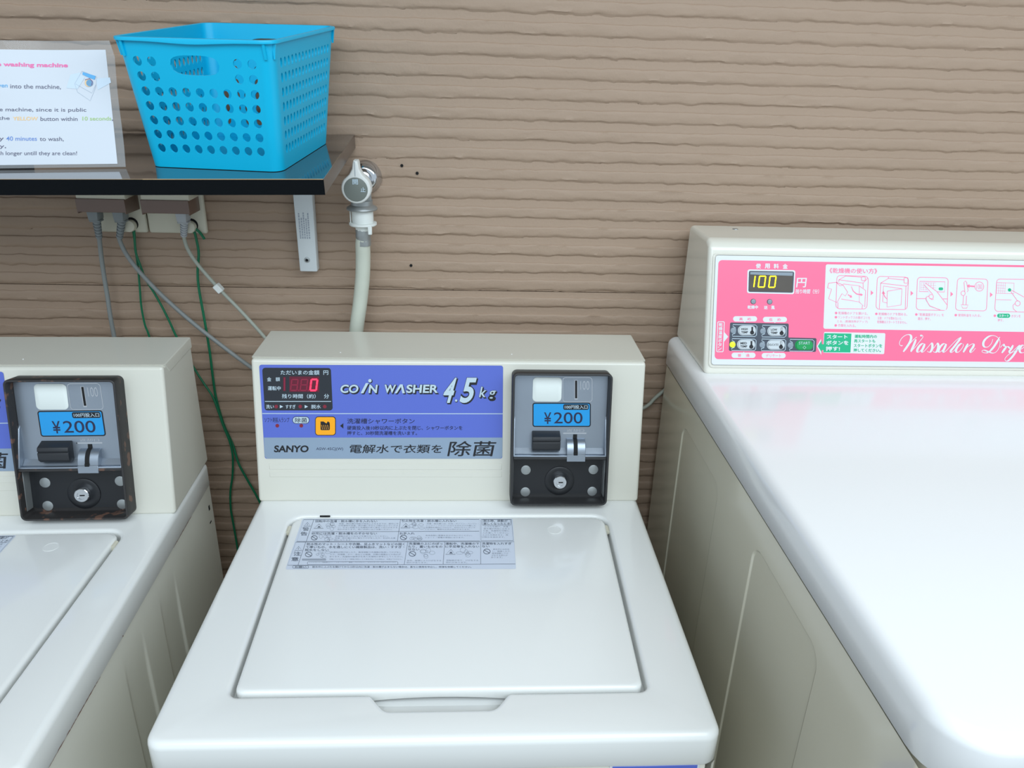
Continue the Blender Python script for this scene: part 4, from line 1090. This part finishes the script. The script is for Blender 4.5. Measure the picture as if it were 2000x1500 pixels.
    bmesh.ops.remove_doubles(bm, verts=bm.verts[:], dist=0.0001)
    body = b.build('body', root, sharp=50)
    md = body.modifiers.new('thickness', 'SOLIDIFY'); md.thickness = 0.0019; md.offset = -1
    md = body.modifiers.new('crisp_holes', 'EDGE_SPLIT'); md.split_angle = math.radians(35)
    # rim: rolled lip with a shallow dip on the grip sides, small skirts at the corners
    b = MB()
    def rl(out, h, dip=0.0):
        x0, x1, y0, y1 = TX0-out, TX1+out, TY0-out, TY1+out
        lp = rpoly([(x0, y0), (x1, y0), (x1, y1), (x0, y1)], rr_+out, 6); res = []
        for i, p in enumerate(lp):
            q = lp[(i+1) % len(lp)]; seg = [p]
            if (q-p).length > 0.03: seg += [p.lerp(q, j/24) for j in range(1, 24)]
            for u in seg:
                d = 0
                if abs(u.y-y0) < 1e-4 or abs(u.y-y1) < 1e-4:
                    f = (u.x-x0)/(x1-x0); d = math.exp(-((f-0.5)/0.20)**2)
                res.append(W(u.x, u.y, h-dip*d))
        return res
    b.loops([rl(-0.0016, Hh-0.004), rl(-0.0014, Hh), rl(0.0004, Hh+0.0007), rl(0.0030, Hh+0.0003), rl(0.0036, Hh-0.0008), rl(0.0034, Hh-0.0030, 0.0022), rl(0.0022, Hh-0.0030, 0.0022), rl(0.0006, Hh-0.0022, 0.001)], basket_m)
    for q in range(4):
        sx, sy = [(1, -1), (1, 1), (-1, 1), (-1, -1)][q]; X = TX1 if sx > 0 else TX0; Yc = TY1 if sy > 0 else TY0
        for along in (0, 1):
            L_ = 0.0185
            if along == 0: base = [(X-sx*0.0100, Yc+sy*0.0020), (X-sx*0.0072, Yc+sy*0.0020)]
            else: base = [(X+sx*0.0020, Yc-sy*0.0100), (X+sx*0.0020, Yc-sy*0.0072)]
            dirv = (0, -sy) if along == 0 else (-sx, 0)
            P = []
            for (x, y) in base:
                P.append([W(x, y, Hh-0.001), W(x+dirv[0]*0.0045, y+dirv[1]*0.0045, Hh-0.001), W(x+dirv[0]*0.0045, y+dirv[1]*0.0045, Hh-L_), W(x+dirv[0]*0.0028, y+dirv[1]*0.0028, Hh-L_)])
            for i in range(4):
                j = (i+1) % 4; b.face([P[0][i], P[0][j], P[1][j], P[1][i]], basket_m)
            b.face(P[0], basket_m); b.face(P[1][::-1], basket_m)
    b.build('rim', root, sharp=50)
make_basket()

def make_sign():
    O = Vector((-0.39764, 0.90971, 1.24022)); ex = Vector((0.99699, 0.07323, 0.0253)); ey = Vector((-0.04355, 0.25956, 0.96474)); ex.normalize(); ey = (ey-ex*ey.dot(ex)).normalized(); n = ex.cross(ey)
    O = O+SN*0.0012
    root = thing('laminated_sign', 'laminated white instruction sheet with coloured writing, standing on the shelf', 'sign', O)
    quad = [(-0.11746, 0.14791), (0.02234, 0.14888), (0.00605, -0.01837), (-0.13716, -0.01625)]
    T = Matrix((ex, ey, n)).transposed().to_4x4()
    b = MB()
    # film sheet with slightly wavy outline and bumpy top
    W_, H_ = -0.225, 0.1367
    def wav(u, v): return 0.0012*math.sin(u*40+v*9)*(v/0.137)
    nu, nv = 30, 16; G = []
    for j in range(nv+1):
        row = []
        for i in range(nu+1):
            u = W_+(0-W_)*i/nu; v = H_*j/nv
            if i == nu and j > nv-2: u -= 0.002*(j-nv+2)
            row.append(b.bm.verts.new(T @ Vector((u+0.0005*math.sin(v*60), v, wav(u, v)))))
        G.append(row)
    k = b.mi(lamf_m)
    for r0, r1 in zip(G, G[1:]):
        for i in range(nu):
            f = b.bm.faces.new((r0[i], r0[i+1], r1[i+1], r1[i])); f.smooth = True; f.material_index = k
    fl = b.build('film', root, recalc=False)
    b = MB(); k = b.mi(paper_m); G = []
    for j in range(nv+1):
        row = []
        for i in range(nu+1):
            v = 0.0035+(0.1270-0.0035)*j/nv; u = W_+0.012+(-0.0085-0.0*v-(W_+0.012))*i/nu
            row.append(b.bm.verts.new(T @ Vector((u, v, wav(u, v)+0.0003))))
        G.append(row)
    for r0, r1 in zip(G, G[1:]):
        for i in range(nu):
            f = b.bm.faces.new((r0[i], r0[i+1], r1[i+1], r1[i])); f.smooth = True; f.material_index = k
    # writing
    a = Art((0, 0, 0), ex, ey, crop(0, 60, 260, 360), quad, b).view(0, 60, 5.0)
    base = len(b.bm.verts); Ti = T.inverted()
    a.text('How to use the washing machine', -560, 312, 664, 366, txt_p, 0, 0.03, 0, 0.012)
    a.text('Please put 200', -520, 534, -92, 574, txt_g, 0, 0.004); a.text('yen', -10, 540, 82, 580, txt_b, 0, 0.008); a.text('into the machine,', 108, 534, 596, 582, txt_g, 0, 0.004, 0, 0.008)
    a.text('Please wash the inside of the machine, since it is public', -860, 760, 846, 808, txt_g, 0, 0.004, 0, 0.003)
    a.text('property, so press the', -640, 850, 102, 892, txt_g, 0, 0.004); a.text('YELLOW', 134, 852, 374, 888, txt_o, 0, 0.012); a.text('button within', 400, 852, 760, 892, txt_g, 0, 0.004)
    a.text('10 seconds', 808, 850, 1092, 888, txt_gr, 0, 0.008); a.text(',', 1096, 880, 1110, 894, txt_g, 0, 0.004)
    a.text('It takes nearly', -520, 1044, 44, 1094, txt_g, 0, 0.004); a.text('40 minutes', 68, 1044, 366, 1086, txt_b2, 0, 0.006); a.text('to wash,', 394, 1048, 626, 1094, txt_g, 0, 0.004)
    a.text('if they are still dirty,', -740, 1120, 66, 1166, txt_g, 0, 0.004); a.text('please wash longer untill they are clean!', -260, 1188, 756, 1238, txt_g, 0, 0.004)
    # little picture of a washing machine
    a.poly([(690, 440), (780, 420), (830, 470), (760, 580), (650, 570)], ink_pale, 0); a.poly([(940, 480), (1080, 470), (1090, 520), (960, 590)], ink_pale, 0)
    g = mat('ink_line_grey', (176, 190, 204), 0.5)
    a.line([(805, 405), (950, 465), (940, 560), (885, 695), (760, 610), (732, 530)], 3, g, 1, True); a.line([(740, 530), (900, 620), (940, 540)], 3, g, 1)
    a.poly([(812, 415), (940, 455), (930, 492), (870, 470), (808, 440)], txt_b, 1.5)
    a.disc(870, 520, 40, mat('ink_peach', (236, 204, 160), 0.5), 1.5); a.disc(880, 522, 34, mat('ink_steel_blue', (110, 160, 196), 0.5), 2); a.line([(835, 492), (880, 480), (908, 510), (900, 545)], 7, mat('ink_plum', (120, 90, 130), 0.5), 2.5)
    b.bm.verts.ensure_lookup_table()
    for v in b.bm.verts[base:]:
        q = Ti @ v.co; v.co = T @ Vector((q.x, q.y, q.z+wav(q.x, q.y)+0.0006))
    b.build('printed_sheet', root, recalc=False, sharp=None)
    # folded strut that keeps the sheet upright
    b = MB(); b.box(-0.17, -0.13, 0.075, 0.10, -0.0008, -0.0003, paper_m, xf=T)
    p0, p1 = T @ Vector((-0.17, 0.100, -0.0008)), T @ Vector((-0.13, 0.100, -0.0008)); back = 0.062
    q0 = sp(O.x-0.17, O.y+back-0.012, 0.0008)-O; q1 = sp(O.x-0.13, O.y+back-0.010, 0.0008)-O
    b.face([p0, p1, q1, q0], paper_m); b.face([p0+Vector((0, .0006, 0)), q0+Vector((0, .0006, 0)), q1+Vector((0, .0006, 0)), p1+Vector((0, .0006, 0))], paper_m)
    b.build('back_strut', root, recalc=False)
make_sign()

# ------------------------------------------------------------------ outlets, plugs, wires
def make_outlet(x1, lx0, lx1, label, w=0.0815):
    """plate right edge x1, brown skirt from lx0 to lx1"""
    x0 = x1-w; root = thing('wall_outlet', label, 'wall outlet', ((x0+x1)/2, WY, 1.123), group='hooded wall outlets'); L_ = root.location
    b = MB(); b.box(x0, x1, 1.0985, 1.1075, 1.1235, 1.2350, cream_pl, 0.0035, 3); b.build('base_plate', root, L_)
    b = MB()
    b.prism([(1.060, 1.1765), (1.060, 1.192), (1.068, 1.215), (1.086, 1.226), (1.100, 1.226), (1.100, 1.1765)], lx0, lx1+0.002, cream_pl, 'x', 0.002, 2)
    b.build('hood', root, L_)
    b = MB()
    # skirt: front, flared sides running back to the plate
    t = 0.0016; z0, z1 = 1.1595, 1.1775
    b.box(lx0, lx1, 1.0588, 1.0588+t, z0, z1, smoke_m, 0.0005, 1)
    for xa, xb in ((lx1, x1-0.006), (lx0, lx0+0.004)):
        pts = [(xa-0.0008, 1.0588), (xa+0.0008, 1.0588), (xb+0.0008, 1.098), (xb-0.0008, 1.098)]
        b.prism(pts, z0-0.002, z1, smoke_m, 'z', 0.0003, 1)
    b.box(lx0+0.001, lx1-0.001, 1.060, 1.098, z1-0.002, z1, smoke_m)
    b.box(lx0+0.004, lx1-0.004, 1.066, 1.096, 1.166, 1.1755, cream_pl, 0.001, 1)
    b.build('smoked_skirt', root, L_)
    tx = x1-0.0215
    b = MB(); b.lathe([(0.0085, 0), (0.0085, 0.010), (0.0078, 0.012), (0.0040, 0.0124)], cream_pl, (tx, 1.0985, 1.1345), (0.1, -1, 0.05), 20)
    b.build('earth_terminal', root, L_)
    b = MB(); b.lathe([(0.0092, 0), (0.0088, 0.0010)], dark_m, (tx+0.0012, 1.0985, 1.1365), (0, -1, 0), 20); b.build('terminal_recess', root, L_)
make_outlet(-0.4650, -0.5370, -0.4735, 'left hooded wall outlet under the shelf with two grey plugs', 0.072)
make_outlet(-0.3815, -0.4510, -0.3885, 'right hooded wall outlet under the shelf with one pale plug')

def make_cord(label, px, pz, pts, pm, cm, tag=None, r=0.0032):
    root = thing('power_cord', label, 'power cord', (px, 1.078, pz), group='power cords'); L_ = root.location
    b = MB(); b.prism([(px-0.0085, pz), (px+0.0085, pz), (px+0.0065, pz-0.020), (px-0.0065, pz-0.020)], 1.068, 1.088, pm, 'y', 0.002, 2)
    b.box(px-0.0072, px+0.0072, 1.071, 1.085, pz-0.0222, pz-0.0195, pm, 0.0008, 1)
    e = Vector(pts[0])
    c0 = Vector((px, 1.078, pz-0.021)); ax = (e-c0); Lg = ax.length; ax.normalize()
    prof = []
    for i in range(6):
        h = Lg*(i/6); q = 0.0055-0.0012*i/6; prof += [(q, h), (q, h+Lg*0.09), (q-0.0011, h+Lg*0.10), (q-0.0011, h+Lg*0.155)]
    b.lathe(prof, pm, c0, ax, 16); pl = b.build('plug', root, L_)
    b = MB(); b.tube([tuple(c0+ax*(Lg*0.7))]+pts, r, cm, 10, 6); b.build('cable', root, L_)
    if tag:
        b = MB(); p = Vector(tag[0]); d = Vector(tag[1]).normalized(); q = d.to_track_quat('Y', 'Z').to_matrix().to_4x4(); q.translation = p
        b.box(-0.0055, 0.0055, -0.0065, 0.0065, -0.0045, 0.0045, tag_m, 0.001, 1, q); b.build('cord_tag', root, L_)
make_cord('grey power cord hanging straight down from the leftmost plug', -0.5235, 1.1655, [(-0.5277, 1.085, 1.1174), (-0.5302, 1.086, 1.0924), (-0.5321, 1.087, 1.0623), (-0.5333, 1.088, 1.0316), (-0.5346, 1.088, 1.0002), (-0.5347, 1.088, 0.955), (-0.533, 1.085, 0.86)], grey_pl, cordg_m)
make_cord('grey power cord from the second plug sweeping right behind the middle washer', -0.4892, 1.1655, [(-0.5001, 1.085, 1.1179), (-0.4961, 1.085, 1.1004), (-0.486, 1.085, 1.0797), (-0.4697, 1.085, 1.0557), (-0.4482, 1.085, 1.0289), (-0.4195, 1.085, 0.9977), (-0.3862, 1.085, 0.9657), (-0.3377, 1.085, 0.9229), (-0.27, 1.085, 0.87)], grey_pl, cordg_m)
make_cord('pale cord with white tag from the plug of the right outlet', -0.4040, 1.1655, [(-0.41, 1.085, 1.1225), (-0.4074, 1.085, 1.1056), (-0.3967, 1.085, 1.0834), (-0.3708, 1.085, 1.0472), (-0.343, 1.085, 1.0131), (-0.3113, 1.085, 0.9707), (-0.27, 1.085, 0.91)], lgrey_pl, cordl_m, ((-0.3708, 1.085, 1.0472), (0.62, 0, -0.79)), 0.0027)

def wire(label, pts, r=0.0017, extra=None):
    b = MB(); b.tube(pts, r, greenw_m, 8, 6)
    if extra: b.tube(extra, r, greenw_m, 8, 4)
    o = b.build('earth_wire'); o['label'] = label; o['category'] = 'earth wire'; o['group'] = 'green earth wires'
wire('short green earth wire dropping from the left outlet behind the left washer', [(-0.4850, 1.093, 1.1345), (-0.4850, 1.098, 1.1257), (-0.4868, 1.1, 1.0974), (-0.4882, 1.1, 1.0671), (-0.4904, 1.1, 1.04), (-0.4927, 1.1, 1.0124), (-0.4921, 1.1, 0.9843), (-0.4886, 1.1, 0.9639), (-0.485, 1.1, 0.90)], 0.0015)
wire('long green earth wire from the left outlet to the gap between the washers', [(-0.4835, 1.091, 1.1345), (-0.4828, 1.096, 1.1257), (-0.4854, 1.096, 1.0974), (-0.4827, 1.096, 1.0786), (-0.4783, 1.097, 1.0557), (-0.4704, 1.098, 1.0364), (-0.4614, 1.098, 1.0128), (-0.4538, 1.098, 0.9888), (-0.4468, 1.098, 0.9644), (-0.4301, 1.098, 0.9193), (-0.4173, 1.096, 0.8927), (-0.4050, 1.094, 0.8692), (-0.3990, 1.093, 0.8443), (-0.3940, 1.093, 0.8172), (-0.3880, 1.094, 0.7895), (-0.387, 1.096, 0.7614), (-0.3925, 1.098, 0.723), (-0.3993, 1.098, 0.6935), (-0.4026, 1.098, 0.6585), (-0.4019, 1.098, 0.6279), (-0.401, 1.098, 0.56), (-0.405, 1.095, 0.40), (-0.41, 1.07, 0.25), (-0.415, 1.03, 0.22)])
wire('green earth wire with loose stub from the right outlet, ending behind the middle washer', [(-0.4005, 1.090, 1.1350), (-0.3985, 1.096, 1.1270), (-0.3976, 1.098, 1.1139), (-0.3973, 1.098, 1.0952), (-0.4023, 1.098, 1.0685), (-0.404, 1.098, 1.0452), (-0.4032, 1.098, 1.0176), (-0.4019, 1.098, 0.9813), (-0.4011, 1.098, 0.9399), (-0.4024, 1.100, 0.9058), (-0.4035, 1.103, 0.8692), (-0.4015, 1.1035, 0.8443), (-0.3965, 1.1035, 0.8126), (-0.3870, 1.1025, 0.7802), (-0.3798, 1.098, 0.7471), (-0.3698, 1.098, 0.7181), (-0.3542, 1.098, 0.6756), (-0.33, 1.095, 0.60), (-0.27, 1.088, 0.47), (-0.24, 1.070, 0.40), (-0.235, 1.048, 0.38)], 0.0019,
     [(-0.4010, 1.090, 1.1360), (-0.3944, 1.094, 1.1309), (-0.39, 1.095, 1.1258), (-0.3847, 1.094, 1.1171)])
b = MB(); b.tube([(0.20, 1.088, 0.80), (0.245, 1.09, 0.838), (0.2758, 1.093, 0.8526), (0.2885, 1.096, 0.86), (0.299, 1.099, 0.871), (0.33, 1.1015, 0.90)], 0.0030, cordl_m, 10, 6)
o = b.build('power_cord'); o['label'] = 'pale cord in the gap between the middle washer and the dryer'; o['category'] = 'power cord'; o['group'] = 'power cords'

# ------------------------------------------------------------------ tap and hose
def make_tap():
    cx, cz = -0.1545, 1.2045; root = thing('water_tap', 'chrome wall tap with white lever dial right of the shelf', 'tap', (cx, 1.1065, cz)); L_ = root.location
    b = MB(); b.lathe([(0.0235, -0.002), (0.0235, 0.001), (0.0215, 0.007), (0.0180, 0.013), (0.0150, 0.016), (0.0135, 0.0165)], chrome, (cx+0.0015, 1.1075, cz+0.003), (0, -1, 0), 40); b.build('wall_flange', root, L_)
    b = MB(); b.lathe([(0.0125, 0), (0.0125, 0.050), (0.0110, 0.056)], chrome, (cx, 1.106, cz), (0, -1, 0), 28)
    b.lathe([(0.0145, 0), (0.0145, 0.016), (0.0130, 0.020), (0.0130, 0.024)], zinc, (cx+0.0005, 1.066, cz-0.006), (0, 0, -1), 6)
    b.lathe([(0.0150, 0), (0.0150, 0.006), (0.0208, 0.0095), (0.0215, 0.0115), (0.0205, 0.0130), (0.0120, 0.0132)], zinc, (cx+0.0005, 1.066, cz-0.0225), (0, 0, -1), 32)
    b.build('valve_body', root, L_)
    # teardrop lever dial
    b = MB(); r = 0.0196; pts = []
    kx = -0.1562; kz = 1.2022; tip = Vector((kx+0.0010, kz+0.0372))
    a0 = math.radians(52)
    for i in range(25):
        an = math.pi/2+a0+(2*math.pi-2*a0)*i/24; pts.append(Vector((kx+r*math.cos(an), kz+r*math.sin(an))))
    right = [Vector((kx+0.0090, kz+0.0185)), Vector((kx+0.0052, kz+0.0255)), Vector((kx+0.0042, kz+0.0340)), Vector((kx+0.0028, kz+0.0365))]
    left = [Vector((kx-0.0018, kz+0.0365)), Vector((kx-0.0030, kz+0.0330)), Vector((kx-0.0042, kz+0.0255)), Vector((kx-0.0082, kz+0.0185))]
    lp = pts+right+left
    def L3(q, y): return [(p.x+(1.034-y)*0.0, y, p.y) for p in q]
    V = b.loops([L3(lp, 1.052), L3(lp, 1.036), L3(offset_loop(lp, -0.0010), 1.0345), L3(offset_loop(lp, -0.0022), 1.0340)], knob_w)
    b.fill([V[-1]], knob_w); b.fill([V[0]], knob_w)
    b.box(kx-0.0004, kx+0.0002, 1.0335, 1.0342, kz+0.0165, kz+0.035, lamp_m)
    h = b.build('lever_dial', root, L_)
    b = MB(); b.lathe([(0.0158, 0), (0.0158, 0.0008), (0.0150, 0.0012)], knob_g, (kx-0.0002, 1.0342, kz-0.0008), (0, -1, 0), 36)
    a = Art(Vector((kx, 1.0328, kz)), (1, 0, 0), (0, 0, 1), [(-100, -100), (100, -100), (100, 100), (-100, 100)], [(-0.0158, 0.0158), (0.0158, 0.0158), (0.0158, -0.0158), (-0.0158, -0.0158)], b)
    a.text('開', -24, -80, 20, -38, pale_p, 1, 0.02); a.text('止', 40, -16, 80, 22, pale_p, 1, 0.02)
    b.build('dial_face', h, L_)
make_tap()
def make_hose():
    cx, cy = -0.1538, 1.066; root = thing('supply_hose', 'ivory water hose hanging from the tap behind the middle washer', 'hose', (cx, cy, 1.17)); L_ = root.location
    b = MB(); b.lathe([(0.0150, 0), (0.0150, 0.014), (0.0145, 0.017), (0.0192, 0.0172), (0.0192, 0.0200), (0.0175, 0.0215), (0.0110, 0.0217), (0.0105, 0.0280)], tag_m, (cx, cy, 1.1685), (0, 0, -1), 32)
    b.box(cx+0.0085, cx+0.0140, cy-0.017, cy-0.012, 1.1375, 1.1500, tag_m, 0.0008, 1)
    b.box(cx-0.0168, cx-0.0155, cy-0.006, cy-0.002, 1.1490, 1.1690, tag_m, 0.0004, 1)
    b.build('coupling', root, L_)
    b = MB(); b.lathe([(0.0103, 0), (0.0108, 0.002), (0.0103, 0.006), (0.0110, 0.010), (0.0102, 0.012), (0.0106, 0.018), (0.0104, 0.0235)], zinc, (cx-0.0004, cy, 1.1425), (0, 0, -1), 12); b.build('ferrule', root, L_)
    b = MB(); b.tube([(-0.1543, cy, 1.128), (-0.1558, 1.067, 1.118), (-0.1564, 1.069, 1.1025), (-0.1588, 1.071, 1.0723), (-0.1645, 1.073, 1.0337), (-0.1697, 1.074, 1.006), (-0.1735, 1.075, 0.9843), (-0.181, 1.076, 0.94), (-0.188, 1.077, 0.88)], 0.0105, hose_m, 20, 8); b.build('tube', root, L_)
make_hose()
